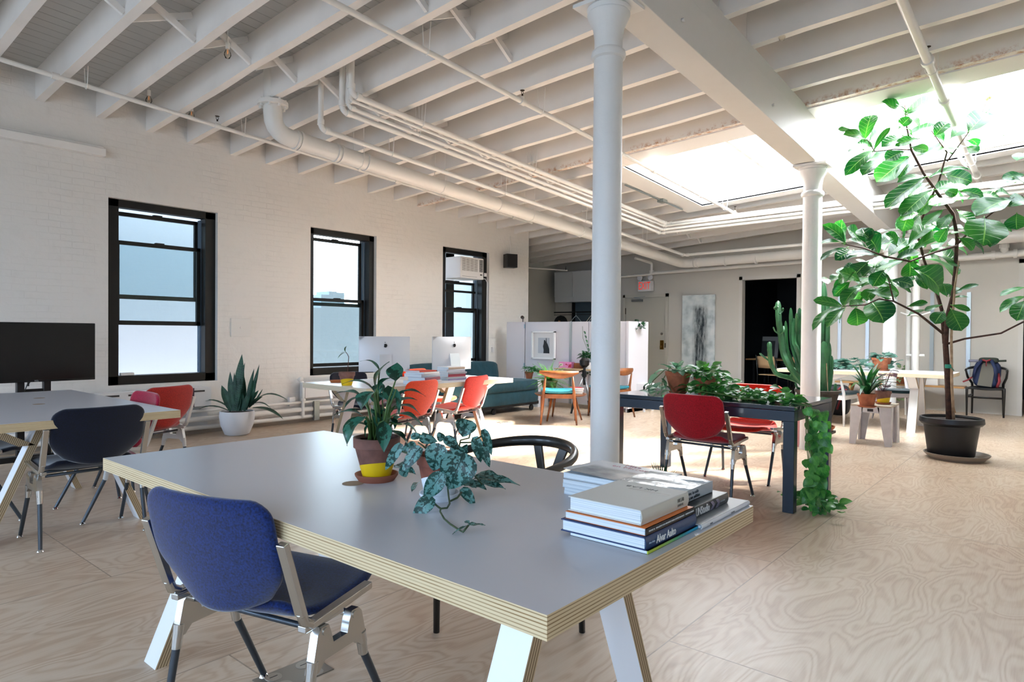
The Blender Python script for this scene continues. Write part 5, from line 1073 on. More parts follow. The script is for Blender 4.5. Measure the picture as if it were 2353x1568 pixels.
# ---- palm behind the book stack, on the floor
q=V(-2.05,3.75,0); q=onz(1520,1180,0); q=V(q.x,q.y,0); t=thing('potted_palm','small palm whose fan of green leaf tips shows just above the book stack','potted plant',tuple(q)); clay(t,.06,.09,.15,TERRA,0,.03); m=PB()
top=atd(1527,1066,(-q.x*.646+q.y*.763))-q
for k in range(26):
    a=rnd.uniform(-1,1); b=V(a*.03,0,top.z-.14); m.leaf(b,b+V(.02+a*.09,rnd.uniform(-.04,.04),.13+rnd.uniform(0,.05)-abs(a)*.03),.012,'lance',.0,.3,n=4)
m.tube([V(0,0,.13),V(0,0,top.z-.12)],.006,6); m.build('foliage',DKG,t,smooth=True)
q=onz(1838,1026,0); t=thing('plant_stand','slim pink cylinder planter with wispy leaves beside the second column','planter',tuple(q)); m=MB(); m.lathe([(.055,0),(.058,.45),(.05,.45),(.05,.4)],n=24); m.build('pot',M_('dusty pink ceramic','c98f92',.5),t,auto=40); m=PB()
for k in range(24): a=k*2.4; m.leaf((0,0,.44),(math.cos(a)*.16,math.sin(a)*.16,.44+rnd.uniform(-.15,.2)),.012,'lance',.2,.2,n=5,droop=.4)
m.build('foliage',SILV,t,smooth=True)
# ================================================================ SMALL THINGS
def H2(px,py,p): # height over a floor point seen at a pixel
    r=ray(px,py); t=(p[0]*r.x+p[1]*r.y)/(r.x**2+r.y**2); return EYE+t*r.z
PAGE=M_('book pages','dfe2e2',.8); 
def mat_pages():
    m=M_('page block','dde3e6',.85); N,L,b=nodes(m); tc=N.new('ShaderNodeTexCoord'); sep=N.new('ShaderNodeSeparateXYZ'); L.new(tc.outputs['Object'],sep.inputs[0])
    n=N.new('ShaderNodeTexNoise'); n.inputs['Scale'].default_value=1; n.inputs['Detail'].default_value=5; vm=N.new('ShaderNodeVectorMath'); vm.operation='MULTIPLY'; vm.inputs[1].default_value=(2,2,700); L.new(tc.outputs['Object'],vm.inputs[0]); L.new(vm.outputs[0],n.inputs['Vector'])
    rp=ramp(N,[(.35,'b9c4cb'),(.6,'e6eaec')]); L.new(n.outputs['Fac'],rp.inputs[0]); L.new(rp.outputs[0],b.inputs['Base Color']); return m
PGS=mat_pages()
def book(label,c,sx,sy,h,cover,spine=None,rz=0,hard=True,group=None,spine_side='+x',name='book',cov=None,texts=(),topm=None,lift=0):
    """c = centre of the underside; spine along the +x side (local); sx across, sy along the spine"""
    t=thing(name,label,'book',tuple(c),rz,group); tk=.0028 if hard else .0009; hx,hy=sx/2,sy/2; ins=.004 if hard else .0008
    m=MB(); m.box(-hx+ins,hx-.003,-hy+ins,hy-ins,tk,h-tk); m.build('pages',PGS,t)
    cvm=cov or cover
    m=MB(); m.box(-hx,hx,-hy,hy,0,tk,cvm)
    if lift:
        rows=[]
        for i in range(9):
            u=i/8; x=hx-(2*hx)*u; rows.append([V(x,-hy+2*hy*k/6,h-tk+lift*max(0,(u-.15)/.85)**1.6*(1-.55*k/6)+.0012*math.sin(k*2+u*5)) for k in range(7)])
        m.shell(rows,.0008,topm or cvm)
    else: m.box(-hx,hx,-hy,hy,h-tk,h,topm or cvm)
    m.build('cover',None,t,bevel=.0006 if hard else 0)
    s=MB()
    if hard:
        rows=[[V(hx-.002+.004*math.sin(PI*k/6),y,h*k/6) for k in range(7)] for y in (-hy,hy)]; s.shell(rows,.002)
    else: s.box(hx-.002,hx,-hy,hy,0,h)
    sp=s.build('spine',spine or cover,t,auto=50)
    for (tx,u,size,col,kw) in texts:   # text on the spine reading along +y
        k=dict(kw); zz=k.pop('z',h*.5); o=txt(tx,(hx+(.0045 if hard else .001),u,zz),(R(90),0,R(90)),size,col,t,'spine_lettering',align='LEFT',**k)
    return t
# -- stack A (front right) : corner of lowest book at (-.715,1.34)
B=lambda n,c,r=.5,**k: M_(n,c,r,**k)
zb=.74
x1=-.722; g='books on the foreground table'
def mat_rainbow():
    m=M_('green to blue spine','9ac23a',.4); N,L,b=nodes(m); tc=N.new('ShaderNodeTexCoord'); sep=N.new('ShaderNodeSeparateXYZ'); L.new(tc.outputs['Object'],sep.inputs[0]); mr=N.new('ShaderNodeMapRange'); mr.inputs[1].default_value=-.13; mr.inputs[2].default_value=.13; L.new(sep.outputs['Y'],mr.inputs[0]); rp=ramp(N,[(.15,'b4c93a'),(.5,'5fb070'),(.8,'1a9fc4')]); L.new(mr.outputs[0],rp.inputs[0]); L.new(rp.outputs[0],b.inputs['Base Color']); return m
RB=mat_rainbow(); NVB=B('navy book cloth','14305f'); 
book('thin magazine with a green to blue spine, lowest in the front book stack',V(-.83,1.475,zb),.215,.275,.0085,B('black gloss cover','0d0f12',.3),RB,hard=False,group=g)
book('thick navy hardback lettered Alvar Aalto on its spine',V(-.845,1.465,zb+.009),.235,.265,.030,NVB,B('navy spine','1d4068',.4),group=g,texts=[('Alvar Aalto',-.085,.026,'e6e8e6',{'bold':True,'sx':.82}),('Alvar Aalto',-.12,.006,'9fb0c4',{})])
book('magazine with an orange cover and black spine in the front book stack',V(-.842,1.468,zb+.040),.225,.255,.017,B('orange cover','e07a2a',.45),B('black spine','17171a',.4),hard=False,group=g,cov=B('orange cover','e07a2a'),texts=[('PRAXIS 36   MAGAZINE FOR ARCHITECTURAL ENTERTAINMENT   WRITING FORMS',-.115,.0055,'d8d8d8',{'sx':1.15})])
bk=book('thick cream paperback lettered HK LAB, topmost of the front book stack',V(-.850,1.472,zb+.058),.205,.245,.036,B('cream cover','cfcdc6',.6),B('cream spine','cbc8bb',.55),hard=True,group=g,texts=[('HK LAB',.055,.013,'55524c',{'sx':.8,'z':.024}),('LAB BOOK',.055,.008,'6a665e',{'z':.012,'sx':.8})])
txt('HK LAB',(-.005,.075,.0365),(0,0,R(180)),.022,'6f6d68',bk,'cover_lettering',sx=1.25,ext=.0002)
m=MB(); m.box(-.03,.085,.045,.06,.0361,.0363); m.build('cover_strip',B('pale grey strip','b9b4ac'),bk)
# -- stack B (middle right)
book('wide thin grey white album at the foreground table corner, lowest of the right stack',V(-.845,1.765,zb),.265,.33,.013,B('grey photo cover','8f9294',.4),B('white spine','e2e2e2',.5),group=g,hard=True,texts=[('MONU',-.12,.005,'777777',{}),('URBANISM',.02,.005,'777777',{})])
m=MB(); m.prism([(-.06,-.05),(.11,.02),(.10,.13),(-.02,.08)],(0,0,0),(1,0,0),(0,1,0),.0006)
bb=book('black hardback lettered UNStudio on its spine, middle of the right stack',V(-.86,1.735,zb+.014),.22,.255,.029,B('black book cover','151a1e',.3),B('black gloss spine','1a2228',.28),group=g,texts=[('UNStudio',-.095,.030,'d4d4d4',{'bold':True,'sx':.72}),('IN MOTION',.066,.006,'8a9094',{})])
m=MB()
for y in (-.0,.035): m.prism([(y,.003),(y+.016,.003),(y+.03,.0145),(y+.016,.026),(y,.026),(y+.014,.0145)],(.1135,0,0),(0,1,0),(0,0,1),.001)
m.build('chevron_marks',B('mauve grey','6f6a80'),bb)
bs=book('silver grey paperback with solid objectives on its spine, topmost of the right stack',V(-.885,1.72,zb+.044),.20,.235,.032,B('silver cover','aeb6bc',.22,metal=.35,bump=(9,.5,.01)),B('silver spine','a7b1b8',.4),group=g,hard=False,lift=.004,texts=[('so-il  solid objectives:  lars müller',-.105,.0125,'4a5258',{'sx':.75,'z':.021}),('order, edge, aura  publishers',-.08,.0125,'2e3438',{'sx':.75,'bold':True,'z':.009})])
# -- stack C (back left): pile of large paperbacks, the top one with a lifted photo cover
zc_=zb
cols=[('b9c6cf','lowest'),('c4ccd2','second from the bottom'),('bcc8d0','middle'),('c9ced2','fourth from the bottom')]
for k,(cc_,nm) in enumerate(cols):
    hh=[.011,.012,.013,.013][k]; book('large pale softcover in the back left book stack, %s in the pile'%nm,V(-1.055+.004*(k%2),1.79-.004*k,zc_),.285,.235,hh,B('softcover %d'%k,cc_,.4),B('dark edge %d'%k,['9aa6ad','8b9aa3','a6aeb2','98a2a8'][k],.5),rz=R(-1.5+k),hard=False,group=g); zc_+=hh+.0004
def mat_photo():
    m=M_('magazine photo cover','cfd2d4',.3); N,L,b=nodes(m); tc=N.new('ShaderNodeTexCoord'); n=N.new('ShaderNodeTexNoise'); n.inputs['Scale'].default_value=16; n.inputs['Detail'].default_value=8; L.new(tc.outputs['Object'],n.inputs['Vector'])
    sep=N.new('ShaderNodeSeparateXYZ'); L.new(tc.outputs['Object'],sep.inputs[0]); mr=N.new('ShaderNodeMapRange'); mr.inputs[1].default_value=.04; mr.inputs[2].default_value=-.0; L.new(sep.outputs['Y'],mr.inputs[0])
    mm=mathn(N,L,'MULTIPLY',mr.outputs[0],mathn(N,L,'LESS_THAN',mathn(N,L,'ABSOLUTE',sep.outputs['X']),.12)); rp=ramp(N,[(.3,'3a3d40'),(.5,'80858a'),(.7,'b8b4ac')]); L.new(n.outputs['Fac'],rp.inputs[0]); mx=N.new('ShaderNodeMix'); mx.data_type='RGBA'; L.new(mm,mx.inputs[0]); mx.inputs[6].default_value=srgb('cdd0d4'); L.new(rp.outputs[0],mx.inputs[7]); L.new(mx.outputs[2],b.inputs['Base Color']); return m
bt_=book('magazine with a photographic cover curling up, topmost of the back left book stack',V(-1.055,1.785,zc_),.29,.225,.018,B('pale cover','c7cbce'),B('grey page edge','8f9290'),hard=False,group=g,topm=mat_photo(),lift=.014)
txt('Mise\nen Mirror',(-.01,.075,.0215),(0,R(3),R(8)),.03,'b06a7c',bt_,'cover_lettering',ext=.0002)
# ---- book stacks on the computer table
def pile(P,items,grp,desc,rz0):
    z=P.z
    for k,(sx,sy,h,cv,sp,lab,dr,dx) in enumerate(items):
        book(lab,V(P.x+dx,P.y,z),sx,sy,h,M_('cover '+cv,cv,.45),M_('cover '+sp,sp,.45),rz=rz0+R(dr),hard=h>.02,group=grp); z+=h+.0005
ps=V(-4.80,4.33,.745)
pile(ps,[(.23,.3,.018,'dcdcdc','c8ccd4','white book with a patterned spine, lowest of the left pile on the computer table',-6,0),(.23,.3,.016,'e4e4e6','b8bcc8','second white book in the left pile on the computer table',-3,0),(.2,.26,.036,'9aa3b0','8a4c5c','mauve spined hardback in the left pile on the computer table',3,.02),(.22,.28,.03,'c9ccd4','c2c6d0','pale grey book in the left pile on the computer table',-2,-.01),(.21,.27,.016,'e8e8ea','dfe3e6','white softcover near the top of the left pile on the computer table',4,0),(.2,.24,.012,'e2452e','d64a34','thin red book topmost of the left pile on the computer table',-5,-.03)],'left pile of books on the computer table','',R(10))
ps=V(-5.02,4.93,.745)
pile(ps,[(.2,.27,.016,'c9c9cf','9a90b4','lilac edged magazine, lowest of the right pile under the right computer',4,0),(.2,.27,.016,'dcdcdc','b8bcc0','pale grey book second in the right pile beside the right computer',-3,0),(.19,.25,.034,'e6e4e2','b84a58','red spined hardback in the right pile beside the right computer',2,0),(.2,.26,.018,'e8e6e4','a4a0a4','white patterned book in the right pile beside the right computer',0,.01),(.18,.24,.026,'efeeee','cfcad0','thick white book near the top of the right pile beside the right computer',-4,0),(.18,.24,.026,'efeeee','bda48c','white book with a tan spine topmost of the right pile beside the right computer',3,0)],'right pile of books on the computer table','',R(-4))
# ---- partition of white panels on the floor
WP2=M_('partition paint','d2ced2',.5,bump=(40,.05,.002)); HNG=M_('blue grey hinge','9fb6c2',.35,.6)
PS=1.077
def SC(x,y,z): p=CAMP+(V(x,y,z)-CAMP)*PS; return p
t=thing('partition','white folding partition with a framed print and a small shelf fixed to it','partition',(-6.1*PS,8.52*PS,0)); t.scale=(PS,PS,1.025)
for (a,b) in [(-.80,.45),(.46,1.16)]:
    m=MB(); m.box(a,b,-.02,.02,.06 if a<0 else .06,1.415); m.build('panel',WP2,t,bevel=.002)
m=MB(); m.bar((-.82,-.0,.735),(-1.13,-.10,.735),.04,1.36,(0,0,1)); m.build('panel',WP2,t)
m=MB(); 
for z in (1.34,.66,.15): m.boxc((-.81,-.03,z),(.018,.015,.075))
m.build('hinge',HNG,t)
m=MB(); m.box(.10,.145,-.034,-.02,.06,1.41); m.build('shelf_rail',M_('aluminium rail','b9c2c6',.3,.8),t)
m=MB(); m.box(1.13,1.17,-.04,.55,0,1.415); m.box(1.15,1.17,-.04,.55,0,.06); m.build('end_panel',WP2,t,bevel=.002)
# clip lamp
q=V(-6.93*PS,8.47*PS,1.449); t=thing('clip_spotlight','small black spotlight clipped to the top left of the partition','lamp',tuple(q)); m=MB(); m.cyl((0,0,0),(0,0,.05),.008,8); m.tube([V(-.0,0,.05),V(.02,-.01,.085)],.01,8); m.build('arm',BLACK,t); m=MB(); m.lathe([(.014,0),(.03,.03),(.03,.07),(.02,.075)],(.0,.01,.07),16,axis=(.3,-.8,.2)); m.build('head',BLACK,t,auto=40)
# framed print
q=SC(-6.50,8.49,1.055); t=thing('framed_print','white framed black and white print hanging on the partition','picture',tuple(q)); WFRM=M_('white frame','eceae8',.4)
m=MB(); w_,h_=.255,.245
for a in ((-w_,w_,h_-.025,h_),(-w_,w_,-h_,-h_+.025),(-w_,-w_+.025,-h_,h_),(w_-.025,w_,-h_,h_)): m.box(a[0],a[1],-.04,0,a[2],a[3])
m.build('frame',WFRM,t,bevel=.002); m=MB(); m.box(-w_+.02,w_-.02,-.012,-.008,-h_+.02,h_-.02); m.build('mat_board',M_('mat board','dad8d6',.8),t)
m=MB(); m.box(-.12,.13,-.014,-.012,-.14,.13); m.build('print',M_('print grey','b2b6bc',.7),t)
m=MB(); m.prism([(.0,-.14),(.13,-.14),(.125,-.06),(.09,.02),(.07,.05),(.062,.13),(.055,.13),(.05,.06),(.035,.09),(.01,.09),(.005,.03),(-.01,-.02),(.005,-.08)],(0,-.0155,0),(1,0,0),(0,0,1),.002); m.build('print_figure',M_('print black','1b1e20',.7),t)
# shelf with box
t=thing('wall_shelf','thin plywood shelf fixed to the partition, carrying a pink box','shelf',tuple(SC(-5.8,8.43,.71))); m=MB(); m.box(-.32,.62,-.22,.06,-.02,0); m.build('board',M_('birch shelf','c8ab86',.5),t); m=MB(); m.box(-.28,-.05,-.01,.06,-.07,-.02); m.build('bracket',M_('grey bracket','8d8f8e',.4,.5),t)
PK=M_('pink card','e68fc0',.5); q=SC(-5.98,8.40,.711); t=thing('pink_box','long pink printed cardboard box lying on the partition shelf','box',tuple(q)); m=MB(); m.box(-.13,.13,-.05,.05,0,.10); m.build('carton',PK,t,bevel=.002)
m=MB(); m.box(-.115,-.045,-.052,-.05,.03,.075); m.build('label_panel',M_('cream label','e8e4c8'),t); m=MB(); m.prism([(.0,.06),(.03,.075),(.05,.05),(.07,.07),(.06,.045),(.03,.05)],(0,-.052,0),(1,0,0),(0,0,1),.002); m.prism([(.06,.01),(.13,.01),(.13,.07),(.08,.06)],(0,-.0515,0),(1,0,0),(0,0,1),.001,); m.build('printed_pattern',M_('red print','c4284c'),t)
txt('fave',(-.08,-.0535,.052),(R(90),0,0),.026,'2a2a2a',t,'lettering',bold=True)
q=SC(-5.77,8.41,.711); t=thing('wooden_block','small brown wooden box beside the pink box on the partition shelf','box',tuple(q)); m=MB(); m.box(-.05,.09,-.06,.06,0,.09); m.build('block',OAK,t,bevel=.003)
q=SC(-5.57,8.40,.711); t=thing('trailing_ivy','dark green trailing plant in a white pot on the partition shelf, beside the near column','potted plant',tuple(q)); m=MB(); m.lathe([(.045,0),(.06,.11),(.055,.11),(.05,.1)],n=24,capt=False); m.build('pot',M_('white glazed pot','d9d9dc',.3),t,auto=40); m=PB(); mound(m,(-.03,0,.2),.13,70,.07,.05); mound(m,(.0,-.03,-.1),.08,18,.07,.05)
for k in range(8): p=V(-.1+.02*k,0,.62-.07*k); m.leaf(p,p+V(.03,-.01,-.06),.04,'heart',n=4)
m.build('foliage',DKG,t,smooth=True); m=MB(); m.tube([V(0,0,.1),V(-.02,0,.3),V(-.12,0,.5),V(-.13,0,.7)],.003,5); m.build('stem',STEM,t)
q=ony(1443,745,8.7); q=V(-4.93*PS,8.8*PS,1.449); t=thing('hanging_vine','small clump of heart shaped leaves hanging over the right end of the partition','plant',tuple(q)); m=PB(); mound(m,(.03,-.05,-.10),.07,26,.07,.055,zs=1); mound(m,(-.05,-.03,.0),.04,8,.05,.04); m.tube([V(-.1,0,.01),V(.0,-.05,.01),V(.03,-.06,-.08)],.003,5); m.build('foliage',DKG,t,smooth=True)
# white cube shelf, round table, tripod, books
t=thing('cube_shelf','low white cube shelf against the partition, with a potted plant on top','shelf',(-7.22,8.9,0)); m=MB()
for a in ((-.38,.4,-.15,.15,.42,.455),(-.38,.4,-.15,.15,.0,.03),(-.38,-.35,-.15,.15,.03,.42),(.37,.4,-.15,.15,.03,.42),(-.0,.02,-.15,.15,.03,.42),(-.38,.4,.14,.15,.03,.42)): m.box(*a)
m.build('carcass',M_('white melamine','dcdce0',.4),t,bevel=.002)
tq=V(FQ.x+.16,FQ.y+.06,0); t=thing('round_side_table','low round honey wood table holding the fern and books behind the wooden chair','table',tuple(tq)); m=MB(); m.lathe([(.35,.352),(.37,.366),(.38,.376),(.37,.380)],n=40); m.build('tabletop',OAK,t,auto=40)
for a in range(3):
    m=MB(); an=a*2.094+.5; m.tube([V(.2*math.cos(an),.2*math.sin(an),.355),V(.31*math.cos(an),.31*math.sin(an),0)],[.02,.012],10); m.build('leg',OAK,t,smooth=True)
zq=.3805
for k,(cv,lab,h_) in enumerate([('d8d8d8','white book lowest on the round side table',.03),('c8ccd0','pale book in the middle of the pile on the round side table',.03),('c8454a','red covered book topmost on the round side table',.03)]): book(lab,V(tq.x+.2,tq.y+.1,zq),.24,.17,h_,M_('cover '+cv,cv),M_('cover e0e0e0','e0e0e0'),rz=R(-50+5*k),group='books on the round side table'); zq+=h_+.0005
t=thing('camera_tripod','silver and black camera tripod standing behind the honey wood chair','tripod',(-5.75,8.55,0)); SIL=M_('silver tripod tube','b9bcc0',.3,.8)
for a in range(3):
    an=a*2.094-.4; m=MB(); m.tube([V(.03*math.cos(an),.03*math.sin(an),.55),V(.16*math.cos(an),.16*math.sin(an),.18)],.012,8); o=m.build('leg',SIL,t,smooth=True); m=MB(); m.tube([V(.155*math.cos(an),.155*math.sin(an),.19),V(.2*math.cos(an),.2*math.sin(an),.0)],[.02,.016],8); m.build('foot',BLACK,o)
m=MB(); m.cyl((0,0,.45),(0,0,.72),.02,10); m.boxc((0,0,.62),(.06,.05,.1),bev=.01); m.tube([V(0,0,.68),V(-.14,-.1,.62)],.012,8); m.boxc((-.13,-.1,.625),(.08,.03,.03)); m.lathe([(.03,.72),(.075,.76),(.08,.83),(.04,.87)],n=16); m.build('head',BLACK,t,auto=40)
q=onz(1440,900,.45); t=thing('white_stool','white stool partly visible between the column and the exit door','stool',(-5.35,9.55,0)); m=MB(); m.box(-.2,.2,-.15,.15,.42,.45); m.box(-.2,.2,-.15,-.13,.33,.42); m.build('seat',M_('white melamine','dcdce0'),t)
for sx in (-1,1):
    for sy in (-1,1): m=MB(); m.box(sx*.19-.03*(sx>0),sx*.19+.03*(sx<0),sy*.14-.01,sy*.14+.01,0,.42); m.build('leg',M_('white melamine','dcdce0'),t)
# ---- small plywood stool with splayed flat legs
t=thing('white_stool','small white painted plywood stool holding two potted plants','stool',(-1.71,8.58,0)); m=MB(); m.box(-.205,.205,-.24,.24,.438,.456); m.build('seat',M_('worn painted top','b7a793',.6,var=(8,.2)),t); GP=M_('grey white painted plywood','cdc8c8',.5,var=(14,.12))
for sy in (-1,1):
    for sx in (-1,1): m=MB(); m.prism([(sx*.205,.438),(sx*.07,.438),(sx*.09,.36),(sx*.15,0),(sx*.215,0)],(0,sy*.228,0),(1,0,0),(0,0,1),.018); m.build('leg',GP,t)
    m=MB(); m.box(-.09,.09,sy*.228-.009,sy*.228+.009,.37,.438); m.build('apron',GP,t)
for sx in (-1,1):
    for sy in (-1,1): m=MB(); m.prism([(sy*.215,.438),(sy*.10,.438),(sy*.12,.36),(sy*.16,0),(sy*.225,0)],(sx*.2,0,0),(0,1,0),(0,0,1),.018); m.build('leg',GP,t)
m=MB(); m.box(-.03,.03,-.24,-.237,.385,.415); m.build('black_tape',BLACK,t)
# ---- bench with ivy beyond the far table
t=thing('low_bench','low wooden bench along the far wall behind the far table','bench',(-2.2,12.75,0)); m=MB(); m.box(-.95,.95,-.17,.17,.42,.45); m.build('seat',M_('light honey wood','b98a55',.45),t,bevel=.004)
for sx in (-1,1):
    for sy in (-1,1): m=MB(); m.tube([V(sx*.7,sy*.1,.42),V(sx*.8,sy*.14,0)],[.026,.013],10); m.build('leg',M_('light honey wood','b98a55'),t,smooth=True)
t=thing('white_box','small white cardboard box on the low bench','box',(-1.75,12.72,.451)); m=MB(); m.box(-.14,.14,-.1,.1,0,.10); m.build('carton',WHF,t,bevel=.002)
t=thing('potted_ivy','variegated trailing ivy spilling from the low bench beside the vertical pipes','potted plant',(-2.15,12.7,.451)); m=MB(); m.lathe([(.07,0),(.09,.14),(.08,.14)],n=20); m.build('pot',TERRA,t); m=PB(); mound(m,(0,-.05,.1),.22,90,.09,.06,zs=.9); mound(m,(0,-.12,-.25),.14,40,.08,.055,zs=1.2); m.build('foliage',veined('variegated ivy','5f7f52','8aa074','b4c49a',.45,4,14,.25,vs=.3),t,smooth=True)
t=thing('backpack','dark bag with red stripes on the floor behind the blue teal seated white chair','bag',(-2.75,11.2,0)); m=MB(); pillow(m,(0,0,.24),(.34,.26,.48)); m.build('body',BKN,t,smooth=True); m=MB(); m.tube([V(-.1,-.13,.1),V(-.02,-.15,.35),V(.08,-.12,.46)],.015,6); m.tube([V(.02,-.14,.1),V(.08,-.15,.3),V(.14,-.1,.42)],.015,6); m.build('strap',RDN,t,smooth=True)
# ---- shelf rails on the far wall
RAIL=M_('aluminium rail','b9c2c6')
for k,px in enumerate([1929,1993,2141,2225,2063]):
    q=ony(px,800,13.11); z1_=ony(px,672,13.11).z
    if k==4: continue
    m=MB(); m.box(q.x-.028,q.x+.028,13.085,13.118,.62 if k>2 else .45,z1_+.0); m.build('shelf_rail',RAIL,None,label='aluminium shelf rail, %s'%['leftmost of the four','second from the left, left of the farthest column','right of the vertical pipes','rightmost on the far wall, left of the chair with the backpack'][k],cat='rail',group='shelf rails')
# ---- exit door, closer, lock, sign
t=bpy.data.objects.new('door_1',None); COL.objects.link(t); t.location=(-7.2,13.12,0); tag(t,kind='structure'); DM=M_('door paint grey','bcb8ac',.45)
m=MB(); m.box(-.49,.49,-.03,-.004,.01,2.06); m.build('door_leaf',DM,t,bevel=.002)
m=MB(); m.box(-.56,-.5,-.05,0,0,2.14); m.box(.5,.56,-.05,0,0,2.14); m.box(-.56,.56,-.05,0,2.07,2.14); m.build('door_frame',M_('door frame paint','c3bfb4',.45),t)
m=MB(); m.boxc((-.18,-.07,2.0),(.26,.06,.05)); m.bar((-.1,-.06,2.04),(-.25,-.1,2.07),.02,.008); m.bar((-.25,-.1,2.07),(.0,-.05,2.09),.02,.008); m.build('door_closer',M_('door closer grey','8f918f',.35,.5),t)
m=MB(); m.boxc((.42,-.035,1.02),(.085,.01,.2)); m.sph((.42,-.07,.98),.03); m.build('door_handle',M_('old brass','8a6a2a',.35,.9),t,auto=40); m=MB(); m.cyl((.42,-.03,1.26),(.42,-.05,1.26),.028,14); m.build('lock',CHROME,t)
m=MB(); m.box(-.505,-.485,-.045,-.02,1.7,1.84); m.box(.5,.52,-.06,-.03,.96,1.06); m.build('hinge',M_('dark bronze','4a3f33'),t)
q=ony(1482,658,13.0); t=thing('exit_sign','white EXIT sign with red letters and two round emergency lamps above the door','sign',tuple(q)); m=MB(); m.box(-.16,.16,-.03,.11,-.115,.115); m.build('housing',M_('sign white plastic','dedee2',.4),t,bevel=.008)
txt('EXIT',(0,-.032,0),(R(90),0,0),.235,'ff3a24',t,'lettering',bold=False,sx=.6,emit=.35)
for s in (-1,1): m=MB(); m.lathe([(.02,.05),(.055,.03),(.062,0),(.05,-.005)],(s*.13-.0,-.01,.19),18,axis=(0,1,0)); m.cyl((s*.11,0,.11),(s*.12,.0,.16),.015,8); m.build('emergency_lamp',M_('sign white plastic','dedee2'),t,auto=40)
# ---- painting leaning on the wall
def mat_painting():
    m=M_('abstract painting','d3dcdd',.6); N,L,b=nodes(m); tc=N.new('ShaderNodeTexCoord'); sep=N.new('ShaderNodeSeparateXYZ'); L.new(tc.outputs['Object'],sep.inputs[0])
    vm=N.new('ShaderNodeVectorMath'); vm.operation='MULTIPLY'; vm.inputs[1].default_value=(18,1,2.5); L.new(tc.outputs['Object'],vm.inputs[0]); n=N.new('ShaderNodeTexNoise'); n.inputs['Scale'].default_value=1; n.inputs['Detail'].default_value=8; n.inputs['Roughness'].default_value=.75; L.new(vm.outputs[0],n.inputs['Vector'])
    n3=N.new('ShaderNodeTexNoise'); n3.inputs['Scale'].default_value=5; n3.inputs['Detail'].default_value=8; L.new(tc.outputs['Object'],n3.inputs['Vector'])
    xx=mathn(N,L,'ABSOLUTE',mathn(N,L,'SUBTRACT',sep.outputs['X'],.05)); wx=N.new('ShaderNodeMapRange'); wx.inputs[1].default_value=.19; wx.inputs[2].default_value=.08; L.new(xx,wx.inputs[0])
    wz_=N.new('ShaderNodeMapRange'); wz_.inputs[1].default_value=.62; wz_.inputs[2].default_value=.5; L.new(sep.outputs['Z'],wz_.inputs[0])
    k=mathn(N,L,'MULTIPLY',mathn(N,L,'MULTIPLY',wx.outputs[0],wz_.outputs[0]),mathn(N,L,'MULTIPLY_ADD',n.outputs['Fac'],4.0,-1.25)); cl=N.new('ShaderNodeClamp'); L.new(k,cl.inputs[0])
    bgc=ramp(N,[(.3,'9fadb0'),(.5,'ccd5d6'),(.7,'e2e6e5')]); L.new(n3.outputs['Fac'],bgc.inputs[0]); mx=N.new('ShaderNodeMix'); mx.data_type='RGBA'; L.new(cl.outputs[0],mx.inputs[0]); L.new(bgc.outputs[0],mx.inputs[6]); mx.inputs[7].default_value=srgb('1e2a30'); L.new(mx.outputs[2],b.inputs['Base Color']); return m
t=thing('abstract_painting','tall narrow grey and black abstract painting between the exit door and the dark doorway','painting',(-5.93,13.06,1.28)); m=MB(); m.box(-.36,.36,-.02,.02,-.95,.80); m.build('canvas',mat_painting(),t,bevel=.003)
# ---- alcove: cabinets, rail, hangers, bag, frames
CABW=M_('cabinet white','c9cdd0',.4); z0_,z1_=2.0,2.72
for k,(a,b,lab) in enumerate([(-9.45,-8.92,'left white wall cabinet door unit high in the alcove'),(-8.915,-7.9,'wider white wall cabinet high in the alcove, partly behind the near column')]):
    t=thing('wall_cabinet',lab,'cabinet',((a+b)/2,12.75,z0_)); w=(b-a)/2; m=MB(); m.box(-w,w,.0,.36,0,z1_-z0_); m.build('carcass',CABW,t); m=MB(); m.box(-w+.003,w-.003,-.02,-.002,.12,z1_-z0_-.002); m.build('door',CABW,t,bevel=.002)
t=thing('clothes_rail','dark metal clothes rail fixed across the alcove under the cabinets','rail',(-8.6,12.6,1.75)); m=MB(); m.cyl((-.75,0,0),(.9,0,0),.014,10); m.cyl((-.75,0,-.06),(.9,0,-.06),.006,8); m.build('rod',M_('dark steel','2e2c2b',.35,.8),t); m=MB(); m.box(-.52,-.49,.4,.5,-1.7,1.0); m.box(.5,.54,.4,.5,-1.7,1.0); m.build('upright',M_('dark steel','2e2c2b'),t)
def hang_(x,rz,lab,col='b8c4cc'):
    t=thing('clothes_hanger',lab,'hanger',(x,12.6,1.74),rz,'clothes hangers'); m=MB(); m.tube([V(0,.014,.0),V(0,.01,.016),V(0,-.012,.01),V(0,-.005,-.05),V(0,0,-.08)],.003,6); m.tube([V(-.0,0,-.07),V(-.05,0,-.12),V(-.17,0,-.26),V(.17,0,-.26),V(.05,0,-.12),V(0,0,-.07)],.008,6); m.build('hanger_body',M_('hanger plastic '+col,col,.4),t,smooth=True)
hang_(-8.72,.3,'pale blue plastic clothes hanger on the alcove rail, hanging on its own')
for k,x in enumerate((-8.30,-8.24,-8.18,-8.12)): hang_(x,1.2+k*.05,'cream clothes hanger in the bunch on the alcove rail beside the column','cfc8b8')
t=thing('hanging_bag','black hanging garment bag with a brown paper tag on the alcove rail','bag',(-9.12,12.55,1.2)); m=MB(); pillow(m,(0,0,.0),(.48,.12,.95),sq=.8); m.build('body',M_('black cloth','141312',.85),t,smooth=True); m=MB(); m.boxc((.0,-.075,.28),(.06,.004,.15),Matrix.Rotation(R(15),3,'Y')); m.build('paper_tag',M_('kraft tag','8a6238',.7),t)
